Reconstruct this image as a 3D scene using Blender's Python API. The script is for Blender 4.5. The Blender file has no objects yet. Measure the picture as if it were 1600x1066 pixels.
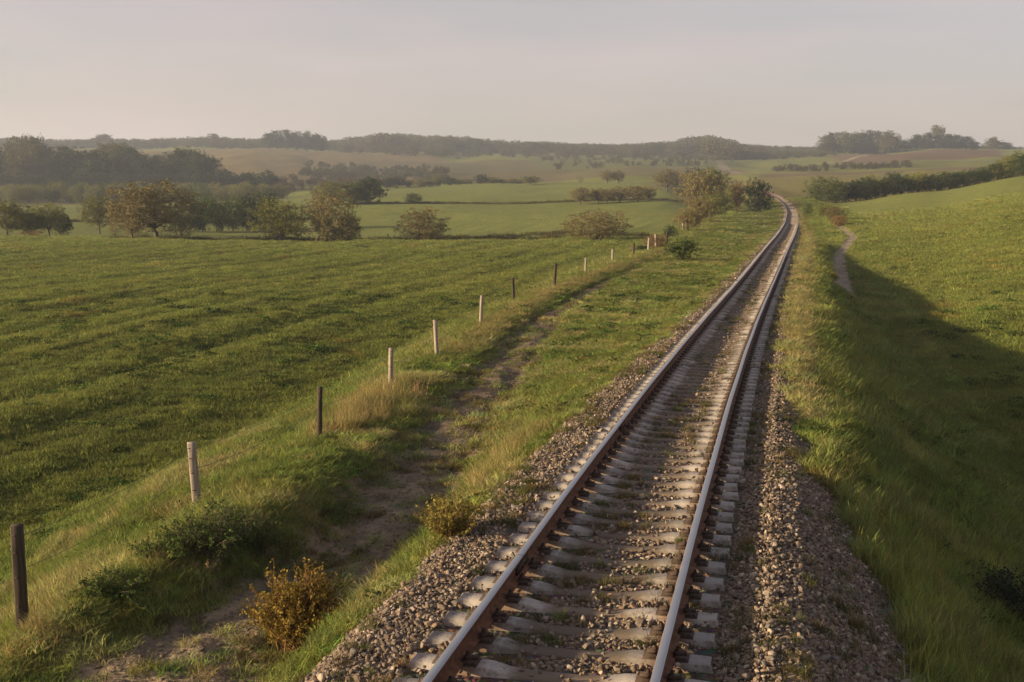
import bpy, math, random
import numpy as np
from mathutils import Vector, Matrix

RS = np.random.RandomState(7)
random.seed(7)
scene = bpy.context.scene
COL = scene.collection

# ----------------------------------------------------------------- camera
F_PX = 1780.0; CX = 800.0; CY = 533.0; Y_HOR = 290.0
PITCH = math.atan((CY - Y_HOR) / F_PX)
CAM_H = 3.3
cam_d = bpy.data.cameras.new('camera'); cam = bpy.data.objects.new('camera', cam_d); COL.objects.link(cam)
cam_d.sensor_width = 36.0; cam_d.lens = 36.0 * F_PX / 1600.0
cam_d.clip_start = 0.1; cam_d.clip_end = 20000
cam.location = (0, 0, CAM_H); cam.rotation_euler = (math.radians(90) - PITCH, 0, 0)
scene.camera = cam

# ----------------------------------------------------------------- light
SUN_EL = math.radians(13.3)
SUN_AWAY = math.radians(12.0)          # shadows fall to +X turned this much away from the camera
to_sun = Vector((-math.cos(SUN_AWAY) * math.cos(SUN_EL), -math.sin(SUN_AWAY) * math.cos(SUN_EL), math.sin(SUN_EL)))
world = bpy.data.worlds.new('World'); scene.world = world; world.use_nodes = True
wt = world.node_tree; wt.nodes.clear()
wo = wt.nodes.new('ShaderNodeOutputWorld'); wb = wt.nodes.new('ShaderNodeBackground')
sky = wt.nodes.new('ShaderNodeTexSky'); sky.sky_type = 'NISHITA'; sky.sun_disc = False
sky.sun_elevation = SUN_EL
sky.sun_rotation = math.atan2(to_sun.x, to_sun.y)
sky.altitude = 100; sky.air_density = 1.0; sky.dust_density = 2.0; sky.ozone_density = 1.5
hs = wt.nodes.new('ShaderNodeHueSaturation'); hs.inputs['Saturation'].default_value = 0.95
veil = wt.nodes.new('ShaderNodeMix'); veil.data_type = 'RGBA'
veil.inputs[0].default_value = 0.42
veil.inputs[7].default_value = (6.35, 4.75, 4.6, 1)          # thin even high cloud veil
vtc = wt.nodes.new('ShaderNodeTexCoord'); vmp = wt.nodes.new('ShaderNodeMapping'); vmp.inputs['Scale'].default_value = (1.2, 1.2, 7)
vns = wt.nodes.new('ShaderNodeTexNoise'); vns.inputs['Scale'].default_value = 2.2; vns.inputs['Detail'].default_value = 4
vmr = wt.nodes.new('ShaderNodeMapRange'); vmr.inputs[1].default_value = .3; vmr.inputs[2].default_value = .7; vmr.inputs[3].default_value = .3; vmr.inputs[4].default_value = .6
wt.links.new(vtc.outputs['Generated'], vmp.inputs[0]); wt.links.new(vmp.outputs[0], vns.inputs[0]); wt.links.new(vns.outputs[0], vmr.inputs[0]); 
vsx = wt.nodes.new('ShaderNodeSeparateXYZ'); wt.links.new(vtc.outputs['Generated'], vsx.inputs[0])
vel = wt.nodes.new('ShaderNodeMapRange'); vel.inputs[1].default_value = .15; vel.inputs[2].default_value = .9; vel.inputs[3].default_value = 1.0; vel.inputs[4].default_value = .25
vmu = wt.nodes.new('ShaderNodeMath'); vmu.operation = 'MULTIPLY'
wt.links.new(vsx.outputs['Z'], vel.inputs[0]); wt.links.new(vel.outputs[0], vmu.inputs[0]); wt.links.new(vmr.outputs[0], vmu.inputs[1]); wt.links.new(vmu.outputs[0], veil.inputs[0])
wt.links.new(sky.outputs[0], hs.inputs['Color']); wt.links.new(hs.outputs[0], veil.inputs[6])
wt.links.new(veil.outputs[2], wb.inputs[0]); wb.inputs[1].default_value = 0.0625
wt.links.new(wb.outputs[0], wo.inputs[0])
sun_d = bpy.data.lights.new('sun', 'SUN'); sun_d.energy = 5.0; sun_d.angle = math.radians(1.2)
sun_d.color = (1.0, 0.77, 0.48)
sun = bpy.data.objects.new('sun', sun_d); COL.objects.link(sun)
sun.rotation_euler = to_sun.to_track_quat('Z', 'Y').to_euler(); sun.location = (-20, -5, 30)
scene.view_settings.view_transform = 'Standard'; scene.view_settings.look = 'None'
scene.view_settings.exposure = 1.14; scene.view_settings.gamma = 1.0
scene.view_settings.use_curve_mapping = False
scene.render.engine = 'CYCLES'
scene.cycles.max_bounces = 5; scene.cycles.diffuse_bounces = 2; scene.cycles.glossy_bounces = 2
scene.cycles.transmission_bounces = 3; scene.cycles.transparent_max_bounces = 4; scene.cycles.volume_bounces = 0
scene.cycles.use_denoising = True

# ----------------------------------------------------------------- small helpers
def vnoise2(x, y, seed=0):
    xi = np.floor(x).astype(np.int64); yi = np.floor(y).astype(np.int64)
    xf = x - xi; yf = y - yi
    u = xf * xf * (3 - 2 * xf); v = yf * yf * (3 - 2 * yf)
    def h(a, b):
        n = (a * 374761393 + b * 668265263 + seed * 974711) & 0x7fffffff
        n = ((n ^ (n >> 13)) * 1274126177) & 0x7fffffff
        return ((n ^ (n >> 16)) & 0xffff) / 65535.0
    return (h(xi, yi) * (1 - u) + h(xi + 1, yi) * u) * (1 - v) + (h(xi, yi + 1) * (1 - u) + h(xi + 1, yi + 1) * u) * v
def fbm(x, y, seed=0, octs=4):
    a = 0.5; s = 0; t = 0
    for o in range(octs):
        s = s + a * vnoise2(x * 2 ** o, y * 2 ** o, seed + o * 17); t += a; a *= 0.5
    return s / t * 2 - 1
def sstep(a, b, x):
    t = np.clip((x - a) / (b - a), 0, 1); return t * t * (3 - 2 * t)
def smax(a, b, k):
    h = np.clip(0.5 + 0.5 * (a - b) / k, 0, 1); return b * (1 - h) + a * h + k * h * (1 - h)

def unproj(px, py, d):
    xc = (px - CX) / F_PX * d; yc = (CY - py) / F_PX * d
    return xc, d * math.cos(PITCH) + yc * math.sin(PITCH), CAM_H + yc * math.cos(PITCH) - d * math.sin(PITCH)
def ray_dir(px, py):
    x, y, z = unproj(px, py, 1.0); return x, y, z - CAM_H
def slope_y(py):        # tan of elevation for the image row (at centre column), relative to horizon
    x, y, z = ray_dir(CX, py); return z / y
slope_y_v = np.vectorize(slope_y)

# ----------------------------------------------------------------- track line
TY = np.array([-40., -10, 0, 7.5, 11.4, 18, 25, 35, 47, 60, 79, 100, 131, 165, 200, 250, 300, 340, 400, 480, 600, 900])
TX = np.array([-9.5, -3.6, -1.55, 0.25, 1.14, 2.7, 4.4, 6.9, 10.0, 13.4, 18.4, 24.0, 32.0, 40.4, 48.0, 57.9, 66.2, 72.5, 80, 88, 98, 130])
TH = np.array([3.30, 3.3, 3.3, 3.3, 3.36, 3.5, 3.66, 3.88, 4.08, 4.16, 4.18, 4.22, 4.28, 3.75, 3.05, 2.35, 1.65, 1.6, 2.0, 3.0, 3.6, 3.5])
_ty = np.arange(-40, 900, 0.5)
def _sm(v, n):
    k = np.hanning(n); k /= k.sum(); return np.convolve(np.pad(v, n // 2, mode='reflect', reflect_type='odd'), k, 'valid')[:len(v)]
_tx = _sm(np.interp(_ty, TY, TX), 41); _tz = _sm(CAM_H - np.interp(_ty, TY, TH), 41)
def track_x(Y): return np.interp(Y, _ty, _tx)
def track_z(Y): return np.interp(Y, _ty, _tz)
def track_slope(Y): return (track_x(Y + 0.5) - track_x(Y - 0.5))
def s_of(X, Y):
    m = track_slope(Y); return (X - track_x(Y)) / np.sqrt(1 + m * m)

# ----------------------------------------------------------------- base land
cols = np.array([-300, 0, 200, 400, 600, 800, 1000, 1150, 1300, 1450, 1600, 1900], float)
LV = [125, 135, 180, 250, 320, 420, 520, 650, 900, 1200, 1600, 3000, 6000]
rows = {
 -300: [368, 371, 356, 336, 323, 312, 296, 266, 242, 231, 230, 250, 262],
    0: [370, 373, 357, 336, 323, 312, 296, 264, 240, 230, 230, 250, 262],
  200: [373, 376, 357, 336, 321, 310, 294, 262, 236, 229, 230, 250, 262],
  400: [377, 381, 362, 335, 317, 302, 288, 262, 234, 228, 230, 250, 262],
  600: [378, 382, 360, 325, 308, 296, 290, 272, 240, 233, 233, 250, 262],
  800: [379, 382, 354, 321, 304, 288, 284, 266, 247, 238, 238, 252, 262],
 1000: [372, 366, 344, 316, 301, 284, 275, 262, 247, 238, 238, 252, 262],
 1150: [370, 362, 336, 313, 299, 284, 272, 262, 250, 240, 238, 252, 262],
 1300: [345, 340, 322, 307, 294, 277, 266, 257, 240, 234, 238, 252, 262],
 1450: [335, 328, 303, 291, 284, 270, 262, 250, 233, 236, 240, 252, 262],
 1600: [310, 304, 277, 266, 266, 264, 257, 246, 235, 238, 240, 252, 262],
 1900: [300, 294, 262, 246, 248, 250, 248, 242, 235, 238, 240, 252, 262]}
near_h = {-300: (5.5, 5.55, 5.75, 5.95), 0: (5.5, 5.55, 5.75, 5.95), 200: (5.5, 5.55, 5.75, 5.95), 400: (5.5, 5.5, 5.7, 5.95),
          600: (5.5, 5.55, 5.8, 6.0), 800: (5.6, 5.7, 5.8, 6.0), 1000: (5.8, 5.8, 5.8, 5.8), 1150: (6.4, 6.2, 5.9, 5.6),
          1300: (7.0, 6.6, 6.0, 4.9), 1450: (7.3, 6.6, 6.1, 4.6), 1600: (7.3, 6.6, 5.5, 3.4), 1900: (7.3, 6.0, 4.6, 2.6)}
LG = np.linspace(math.log(4), math.log(6000), 420)
base_tab = np.zeros((len(cols), len(LG)))
for i, c in enumerate(cols):
    ys = [5, 30, 60, 90] + LV
    zs = [-h for h in near_h[int(c)]] + [slope_y(r) * Y for r, Y in zip(rows[int(c)], LV)]
    e = np.interp(LG, np.log(ys), zs)
    k = np.hanning(13); k /= k.sum()
    base_tab[i] = np.convolve(np.pad(e, 6, mode='edge'), k, 'valid')
def base_z(X, Y):
    Yc = np.maximum(Y, 5.0)
    px = np.clip(CX + F_PX * X / Yc, -300, 1900)
    lg = np.clip((np.log(Yc) - LG[0]) / (LG[1] - LG[0]), 0, len(LG) - 1.001)
    j = lg.astype(int); f = lg - j
    i = np.clip(np.searchsorted(cols, px, side='right') - 1, 0, len(cols) - 2)
    t = (px - cols[i]) / (cols[i + 1] - cols[i]); t = t * t * (3 - 2 * t) * 0.5 + t * 0.5
    a = base_tab[i, j] * (1 - f) + base_tab[i, j + 1] * f
    b = base_tab[i + 1, j] * (1 - f) + base_tab[i + 1, j + 1] * f
    return CAM_H + a * (1 - t) + b * t

PC_Y = [0, 9, 11, 13, 15, 18, 24, 34, 42, 57, 86, 139, 200]; PC = [4.5, 4.4, 4.25, 3.9, 3.8, 4.2, 5.0, 6.1, 7.1, 7.6, 6.8, 7.6, 7.6]
FC_Y = [0, 8, 10.6, 14, 18.6, 28, 40, 50, 70, 90, 140]; FC = [6.9, 6.5, 6.0, 6.9, 8.1, 8.3, 9.3, 9.9, 10.4, 10.4, 11.2]
def pc_of(Y): return np.interp(Y, PC_Y, PC)
def fc_of(Y): return np.interp(Y, FC_Y, FC)
def path_w(Y): return np.interp(Y, [8, 10, 12, 15, 20, 25, 32, 45, 70], [1.8, 1.7, 1.2, 1.0, 1.05, 1.1, 1.1, .8, .35])
def gravel_r(Y): return np.interp(Y, [4, 9, 12, 15, 18, 26, 40], [3.0, 2.8, 2.45, 2.15, 1.9, 1.62, 1.5])
def gravel_l(Y): return np.interp(Y, [4, 9, 14, 20, 30, 50, 120], [2.0, 2.0, 1.95, 1.8, 1.65, 1.55, 1.5])

def furrow(X, Y, s):
    w = s + fbm(X / 16, Y / 22, 44, 3) * 1.6
    m = np.mod(w, 8.5); f = np.exp(-((m - 2) / .3) ** 2) + np.exp(-((m - 3.9) / .3) ** 2) + .7 * np.exp(-((m - 6.4) / .22) ** 2)
    return f * (.25 + vnoise2(X / 1.7, Y / 4, 45)) * sstep(11.5, 15, -s) * sstep(190, 100, np.hypot(X, Y))
def ground(X, Y, fine=True):
    X = np.asarray(X, float); Y = np.asarray(Y, float)
    b = base_z(X, Y)
    s = s_of(X, Y); zt = track_z(Y)
    r = np.hypot(X, Y)
    und = fbm(X / 7, Y / 9, 3, 4) * 0.20 + fbm(X / 40, Y / 60, 5, 3) * np.interp(r, [0, 60, 200, 800], [0.1, 0.25, 0.6, 3.0])
    b = b + und * sstep(2, 8, np.abs(s))
    # ploughing lines that run with the railway
    row = np.sin(s * 2.1 + fbm(X / 14, Y / 30, 9, 2) * 2.0) * 0.075 * (.4 + .9 * vnoise2(X / 5, Y / 12, 14)) + np.sin(s * 0.55 + 1.0 + fbm(X / 25, Y / 40, 12, 2)) * 0.07
    b = b + row * sstep(12, 16, -s) * sstep(230, 120, r)
    b = b - furrow(X, Y, s) * .11
    # far furrow on the right
    b = b + (np.sin((s - 16) * 0.42) * 0.16) * sstep(9, 14, s) * sstep(160, 60, r)
    b = b + .65 * np.exp(-((X - 21) / 5) ** 2 - ((Y - 49) / 2.6) ** 2) + fbm(X / 3, Y / 3, 46, 3) * .22 * sstep(5, 9, s) * sstep(150, 80, Y)  # invented mound added to catch a lit streak; roughness breaks up the shadow edge
    # --- right flank
    t = sstep(13, 19, Y)
    def prof(pts): return np.interp(s, [p[0] for p in pts], [p[1] for p in pts])
    pn = prof([(1.2, -.225), (1.5, -.2), (1.75, -.215), (2.2, -.44), (3.2, -1.12), (6, -3.1), (10, -5.4), (40, -20)])
    pf = prof([(1.2, -.225), (1.45, -.2), (1.8, -.26), (2.7, -.55), (4.0, -1.4), (6, -2.6), (10, -4.6), (40, -18)])
    pf = pf + (fbm(X / 1.5, Y / 3.5, 47, 3) * .16 + .04) * sstep(1.8, 2.6, s) * sstep(6, 4, s)
    right = smax(b, zt + pn * (1 - t) + pf * t, 0.35)
    # --- left flank
    a = -s; pc = pc_of(Y); fc = fc_of(Y); pw = path_w(Y)
    H = CAM_H
    kx = [1.2 + 0 * Y, 1.6 + 0 * Y, 2.3 + 0 * Y, pc - pw - 0.1, pc - pw + 0.25, pc + pw - 0.3, pc + pw + 0.1, np.minimum(pc + pw + .55, fc - .3), fc, fc + 1.6, fc + 3.5]
    far = sstep(60, 110, Y)
    hp = 4.78 * (1 - far) + 4.55 * far
    fe = H - np.interp(Y, [0, 10, 60, 120, 200, 300], [5.0, 4.95, 4.85, 4.7, 4.2, 3.6])
    pz = H - hp
    bk = .35 + .8 * sstep(11, 14.5, Y) - .9 * sstep(16, 23, Y)
    kz = [zt - .225, zt - .235, np.minimum(zt - .62, zt - .62 + 0 * Y), pz + .12, pz, pz - .02, pz + .28 * bk, pz + .36 * bk, fe, fe - .85, fe - 1.0 - .35 * np.exp(-((Y - 33) / 16) ** 2)]
    left = kz[0]
    for q in range(1, len(kx)):
        w = kx[q] - kx[q - 1]; w = np.maximum(w, 0.05)
        tt = np.clip((a - kx[q - 1]) / w, 0, 1); tt = tt * tt * (3 - 2 * tt)
        left = left + (kz[q] - kz[q - 1]) * tt
    bl = sstep(0, 1, (a - fc - 1.5) / (8.0 + 0.02 * np.maximum(Y, 0)))
    left = left * (1 - bl) + b * bl
    z = np.where(s > 0, right, left)
    z = np.where(np.abs(s) < 1.3, zt - .225, z)
    # past the bend the cutting fades into the land
    fade = sstep(330, 420, Y); z = z * (1 - fade) + b * fade
    if fine:
        out = sstep(1.8, 3.2, np.abs(s))
        z = z + out * (fbm(X * 0.9, Y * 0.9, 21, 3) * 0.07 + fbm(X * 3.1, Y * 3.1, 33, 2) * 0.03) * sstep(260, 60, r)
        onp = np.exp(-((a - pc) / pw) ** 4) * (Y < 80)
        z = z + onp * (np.abs(fbm(X * 1.7, Y * 1.2, 51, 3)) * -0.10 + 0.03) * 1.0
        ruts = np.exp(-((a - pc - .45) / .18) ** 2) + np.exp(-((a - pc + .5) / .18) ** 2)
        z = z - ruts * 0.05 * (Y < 90) * (Y > 14)
    return z
_gs = lambda x, y: float(ground(np.array([x]), np.array([y]))[0])
_RY = np.concatenate([np.arange(3, 60, .05), np.geomspace(60, 2500, 2500)])
def at_px(px, py):
    dx, dy, dz = ray_dir(px, py)
    Y = _RY; X = dx / dy * Y; Z = CAM_H + dz / dy * Y
    hit = np.nonzero(Z < ground(X, Y))[0]
    k = hit[0] if len(hit) else len(Y) - 1
    return float(X[k]), float(Y[k]), float(ground(X[k:k + 1], Y[k:k + 1])[0])

# ----------------------------------------------------------------- object helpers
def link(o, parent=None):
    COL.objects.link(o)
    if parent is not None: o.parent = parent
    return o
def tag(o, label=None, cat=None, group=None, kind=None):
    if label: o['label'] = label
    if cat: o['category'] = cat
    if group: o['group'] = group
    if kind: o['kind'] = kind
    return o
def mesh_np(name, verts, faces, mats=(), smooth=False, mat_idx=None):
    """faces: (n,k) array or list of arrays with the same k"""
    me = bpy.data.meshes.new(name)
    verts = np.asarray(verts, np.float32)
    if not isinstance(faces, (list, tuple)) or (len(faces) and isinstance(faces[0], (list, tuple))):
        faces = [np.asarray(faces)]
    fl = [np.asarray(f, np.int32) for f in faces if len(f)]
    me.vertices.add(len(verts)); me.vertices.foreach_set('co', verts.ravel())
    tot = sum(f.size for f in fl); npoly = sum(len(f) for f in fl)
    me.loops.add(tot); me.loops.foreach_set('vertex_index', np.concatenate([f.ravel() for f in fl]))
    me.polygons.add(npoly)
    sizes = np.concatenate([np.full(len(f), f.shape[1]) for f in fl])
    me.polygons.foreach_set('loop_start', np.concatenate([[0], np.cumsum(sizes)[:-1]]).astype(np.int32))
    try: me.polygons.foreach_set('loop_total', sizes.astype(np.int32))
    except Exception: pass
    if smooth: me.polygons.foreach_set('use_smooth', np.ones(npoly, bool))
    for m in mats: me.materials.append(m)
    if mat_idx is not None: me.polygons.foreach_set('material_index', np.asarray(mat_idx, np.int32))
    me.update(calc_edges=True); me.validate()
    return me
def add_col(me, name, rgb):
    a = me.color_attributes.new(name, 'FLOAT_COLOR', 'POINT')
    c = np.ones((len(rgb), 4), np.float32); c[:, :3] = rgb; a.data.foreach_set('color', c.ravel())
def add_f(me, name, v):
    a = me.attributes.new(name, 'FLOAT', 'POINT'); a.data.foreach_set('value', np.asarray(v, np.float32))
class MB:
    def __init__(s): s.v = []; s.f = {}; s.n = 0; s.mi = {}
    def add(s, v, f, mi=0):
        v = np.asarray(v, float); f = np.asarray(f, int)
        s.v.append(v); s.f.setdefault((f.shape[1], mi), []).append(f + s.n); s.n += len(v)
    def tube(s, pts, rads, n=5, mi=0, cap=True):
        pts = np.asarray(pts, float); rads = np.broadcast_to(np.asarray(rads, float), (len(pts),))
        d = np.gradient(pts, axis=0); d /= np.linalg.norm(d, axis=1)[:, None] + 1e-9
        ref = np.array([0, 0, 1.]) if abs(d[0][2]) < .9 else np.array([1., 0, 0])
        u = np.cross(d, ref); u /= np.linalg.norm(u, axis=1)[:, None] + 1e-9; w = np.cross(d, u)
        an = np.arange(n) / n * 2 * np.pi
        V = (pts[:, None] + rads[:, None, None] * (np.cos(an)[None, :, None] * u[:, None] + np.sin(an)[None, :, None] * w[:, None])).reshape(-1, 3)
        k = len(pts); F = []
        for i in range(k - 1):
            for j in range(n):
                F.append((i * n + j, i * n + (j + 1) % n, (i + 1) * n + (j + 1) % n, (i + 1) * n + j))
        s.add(V, F, mi)
    def build(s, name, mats, smooth=False):
        keys = list(s.f.keys()); fl = []; mi = []
        for k in keys:
            a = np.concatenate(s.f[k]); fl.append(a); mi += [k[1]] * len(a)
        return mesh_np(name, np.concatenate(s.v), fl, mats, smooth, mi)
def box_vf(x0, x1, y0, y1, z0, z1):
    v = [(x0, y0, z0), (x1, y0, z0), (x1, y1, z0), (x0, y1, z0), (x0, y0, z1), (x1, y0, z1), (x1, y1, z1), (x0, y1, z1)]
    f = [(0, 3, 2, 1), (4, 5, 6, 7), (0, 1, 5, 4), (1, 2, 6, 5), (2, 3, 7, 6), (3, 0, 4, 7)]
    return v, f

# ----------------------------------------------------------------- materials
def new_mat(name):
    m = bpy.data.materials.new(name); m.use_nodes = True; nt = m.node_tree
    b = nt.nodes['Principled BSDF']; b.inputs['Specular IOR Level'].default_value = 0.25
    return m, nt, b, nt.nodes['Material Output']
def nn(nt, t, **k):
    n = nt.nodes.new(t)
    for a, v in k.items(): setattr(n, a, v)
    return n
def mixc(nt, fac, a, b, mode='MIX'):
    n = nn(nt, 'ShaderNodeMix', data_type='RGBA', blend_type=mode)
    for i, v in ((0, fac), (6, a), (7, b)):
        if isinstance(v, bpy.types.NodeSocket): nt.links.new(v, n.inputs[i])
        elif i == 0: n.inputs[0].default_value = v
        else: n.inputs[i].default_value = (*v, 1)
    return n.outputs[2]
def ramp(nt, src, p0, p1, c0=(0, 0, 0), c1=(1, 1, 1)):
    r = nn(nt, 'ShaderNodeValToRGB'); e = r.color_ramp.elements
    e[0].position = p0; e[1].position = p1; e[0].color = (*c0, 1); e[1].color = (*c1, 1)
    nt.links.new(src, r.inputs[0]); return r.outputs[0]
def noise(nt, scale, detail=4, vec=None, rough=.6):
    n = nn(nt, 'ShaderNodeTexNoise'); n.inputs['Scale'].default_value = scale; n.inputs['Detail'].default_value = detail
    n.inputs['Roughness'].default_value = rough
    if vec is not None: nt.links.new(vec, n.inputs['Vector'])
    return n.outputs['Fac']
def mathn(nt, op, a, b=None):
    n = nn(nt, 'ShaderNodeMath', operation=op)
    for i, v in enumerate((a, b)):
        if v is None: continue
        if isinstance(v, bpy.types.NodeSocket): nt.links.new(v, n.inputs[i])
        else: n.inputs[i].default_value = v
    return n.outputs[0]

def soil_mat(name, bump=0.5, rough=.95, clump=True):
    m, nt, b, out = new_mat(name)
    at = nn(nt, 'ShaderNodeAttribute', attribute_name='tint')
    geo = nn(nt, 'ShaderNodeNewGeometry')
    n1 = noise(nt, 2.2, 5, geo.outputs['Position']); n2 = noise(nt, .35, 4, geo.outputs['Position']); n3 = noise(nt, 14, 4, geo.outputs['Position'])
    k = mixc(nt, ramp(nt, n1, .35, .68), (.62, .62, .62), (1.28, 1.26, 1.12))
    k2 = mixc(nt, ramp(nt, n3, .3, .7), (.7, .72, .72), (1.22, 1.2, 1.15))
    k3 = mixc(nt, ramp(nt, n2, .3, .7), (.82, .9, .86), (1.15, 1.06, 1.0))
    c = mixc(nt, 1, mixc(nt, 1, mixc(nt, 1, at.outputs['Color'], k, 'MULTIPLY'), k2, 'MULTIPLY'), k3, 'MULTIPLY')
    nt.links.new(c, b.inputs['Base Color']); b.inputs['Roughness'].default_value = rough
    b.inputs['Specular IOR Level'].default_value = 0.05
    if bump:
        bp = nn(nt, 'ShaderNodeBump'); bp.inputs['Strength'].default_value = bump; bp.inputs['Distance'].default_value = .12
        add = mathn(nt, 'ADD', n1, mathn(nt, 'MULTIPLY', n3, .5))
        nt.links.new(add, bp.inputs['Height']); nt.links.new(bp.outputs[0], b.inputs['Normal'])
    return m
M_field = soil_mat('field_grass_ground', .8)
M_soil = soil_mat('bare_soil', .7)
M_hill = soil_mat('hill_grass_ground', 0.0)

def gravel_ground():
    m, nt, b, out = new_mat('gravel_bed')
    geo = nn(nt, 'ShaderNodeNewGeometry')
    vo = nn(nt, 'ShaderNodeTexVoronoi'); vo.inputs['Scale'].default_value = 19; nt.links.new(geo.outputs['Position'], vo.inputs['Vector'])
    at = nn(nt, 'ShaderNodeAttribute', attribute_name='tint')
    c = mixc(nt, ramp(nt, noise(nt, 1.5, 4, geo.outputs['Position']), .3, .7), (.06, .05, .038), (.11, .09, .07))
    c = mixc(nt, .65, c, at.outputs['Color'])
    cc = mixc(nt, .6, c, vo.outputs['Color'], 'SOFT_LIGHT')
    gr = mixc(nt, ramp(nt, noise(nt, 3.0, 5, geo.outputs['Position']), .52, .66), cc, (.05, .055, .022))
    nt.links.new(gr, b.inputs['Base Color']); b.inputs['Roughness'].default_value = .9
    bp = nn(nt, 'ShaderNodeBump'); bp.inputs['Strength'].default_value = .9; bp.inputs['Distance'].default_value = .03; bp.invert = True
    nt.links.new(vo.outputs['Distance'], bp.inputs['Height']); nt.links.new(bp.outputs[0], b.inputs['Normal'])
    return m
M_gravel = gravel_ground()

def stone_mat(name, inst):
    m, nt, b, out = new_mat(name)
    oi = nn(nt, 'ShaderNodeObjectInfo')
    r = nn(nt, 'ShaderNodeValToRGB'); el = r.color_ramp.elements
    el[0].position = 0; el[0].color = (.10, .08, .065, 1); el[1].position = 1; el[1].color = (.42, .35, .28, 1)
    for p, c in ((.2, (.16, .125, .10, 1)), (.4, (.22, .17, .13, 1)), (.55, (.15, .14, .13, 1)), (.75, (.2, .14, .095, 1)), (.9, (.28, .25, .22, 1))):
        e = el.new(p); e.color = c
    nt.links.new(oi.outputs['Random'], r.inputs[0])
    tc = nn(nt, 'ShaderNodeTexCoord')
    n = noise(nt, 3, 4, tc.outputs['Object'])
    c = mixc(nt, 1, r.outputs[0], mixc(nt, n, (.74, .71, .66), (1.28, 1.19, 1.06)), 'MULTIPLY')
    nt.links.new(c, b.inputs['Base Color']); b.inputs['Roughness'].default_value = .8
    return m
M_stone = stone_mat('ballast_stone', True)

def leafy(name, src, transl=.3, vary=.5):
    """src: 'object' -> object colour, 'inst' -> instancer attribute tint"""
    m, nt, b, out = new_mat(name)
    if src == 'object':
        oi = nn(nt, 'ShaderNodeObjectInfo'); colr = oi.outputs['Color']
    else:
        at = nn(nt, 'ShaderNodeAttribute', attribute_name='tint', attribute_type='INSTANCER'); colr = at.outputs['Color']
    lv = nn(nt, 'ShaderNodeAttribute', attribute_name='lv')
    k = mixc(nt, lv.outputs['Fac'], (1 - vary, 1 - vary * .9, 1 - vary * .7), (1 + vary, 1 + vary * .85, 1 + vary * .4))
    c = mixc(nt, 1, colr, k, 'MULTIPLY')
    nt.links.new(c, b.inputs['Base Color']); b.inputs['Roughness'].default_value = .7; b.inputs['Specular IOR Level'].default_value = .08
    tr = nn(nt, 'ShaderNodeBsdfTranslucent'); nt.links.new(c, tr.inputs[0])
    mx = nn(nt, 'ShaderNodeMixShader'); mx.inputs[0].default_value = transl
    nt.links.new(b.outputs[0], mx.inputs[1]); nt.links.new(tr.outputs[0], mx.inputs[2]); nt.links.new(mx.outputs[0], out.inputs[0])
    return m
M_leaf = leafy('tree_leaves', 'object', .25, .45)
M_leaf_i = leafy('wood_leaves', 'inst', .25, .4)
M_blade = leafy('grass_blades', 'inst', .35, .35)

def simple(name, c, rough=.8, nscale=8, var=.35, metal=0, bump=0.0, coord='Object'):
    m, nt, b, out = new_mat(name)
    tc = nn(nt, 'ShaderNodeTexCoord')
    n = noise(nt, nscale, 5, tc.outputs[coord])
    lo = tuple(x * (1 - var) for x in c); hi = tuple(min(1, x * (1 + var)) for x in c)
    nt.links.new(mixc(nt, ramp(nt, n, .3, .7), lo, hi), b.inputs['Base Color'])
    b.inputs['Roughness'].default_value = rough; b.inputs['Metallic'].default_value = metal
    if bump:
        bp = nn(nt, 'ShaderNodeBump'); bp.inputs['Strength'].default_value = bump; bp.inputs['Distance'].default_value = .01
        nt.links.new(n, bp.inputs['Height']); nt.links.new(bp.outputs[0], b.inputs['Normal'])
    return m
M_bark = simple('bark', (.10, .075, .055), .9, 6, .4)
M_twig = simple('orange_twig', (.22, .12, .05), .8, 9, .4)
M_rust = simple('rusty_steel', (.13, .058, .03), .85, 14, .5, bump=.3)
M_clip = simple('rusty_clip', (.055, .036, .026), .8, 20, .5)
M_wire = simple('fence_wire', (.12, .11, .10), .5, 3, .2, metal=.6)
def railtop():
    m, nt, b, out = new_mat('worn_rail_head')
    tc = nn(nt, 'ShaderNodeTexCoord'); n = noise(nt, 4, 5, tc.outputs['Object'])
    nt.links.new(mixc(nt, n, (.28, .30, .33), (.42, .44, .48)), b.inputs['Base Color'])
    b.inputs['Metallic'].default_value = .75; nt.links.new(ramp(nt, n, .2, .8, (.3, .3, .3), (.48, .48, .48)), b.inputs['Roughness'])
    return m
M_railtop = railtop()
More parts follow.
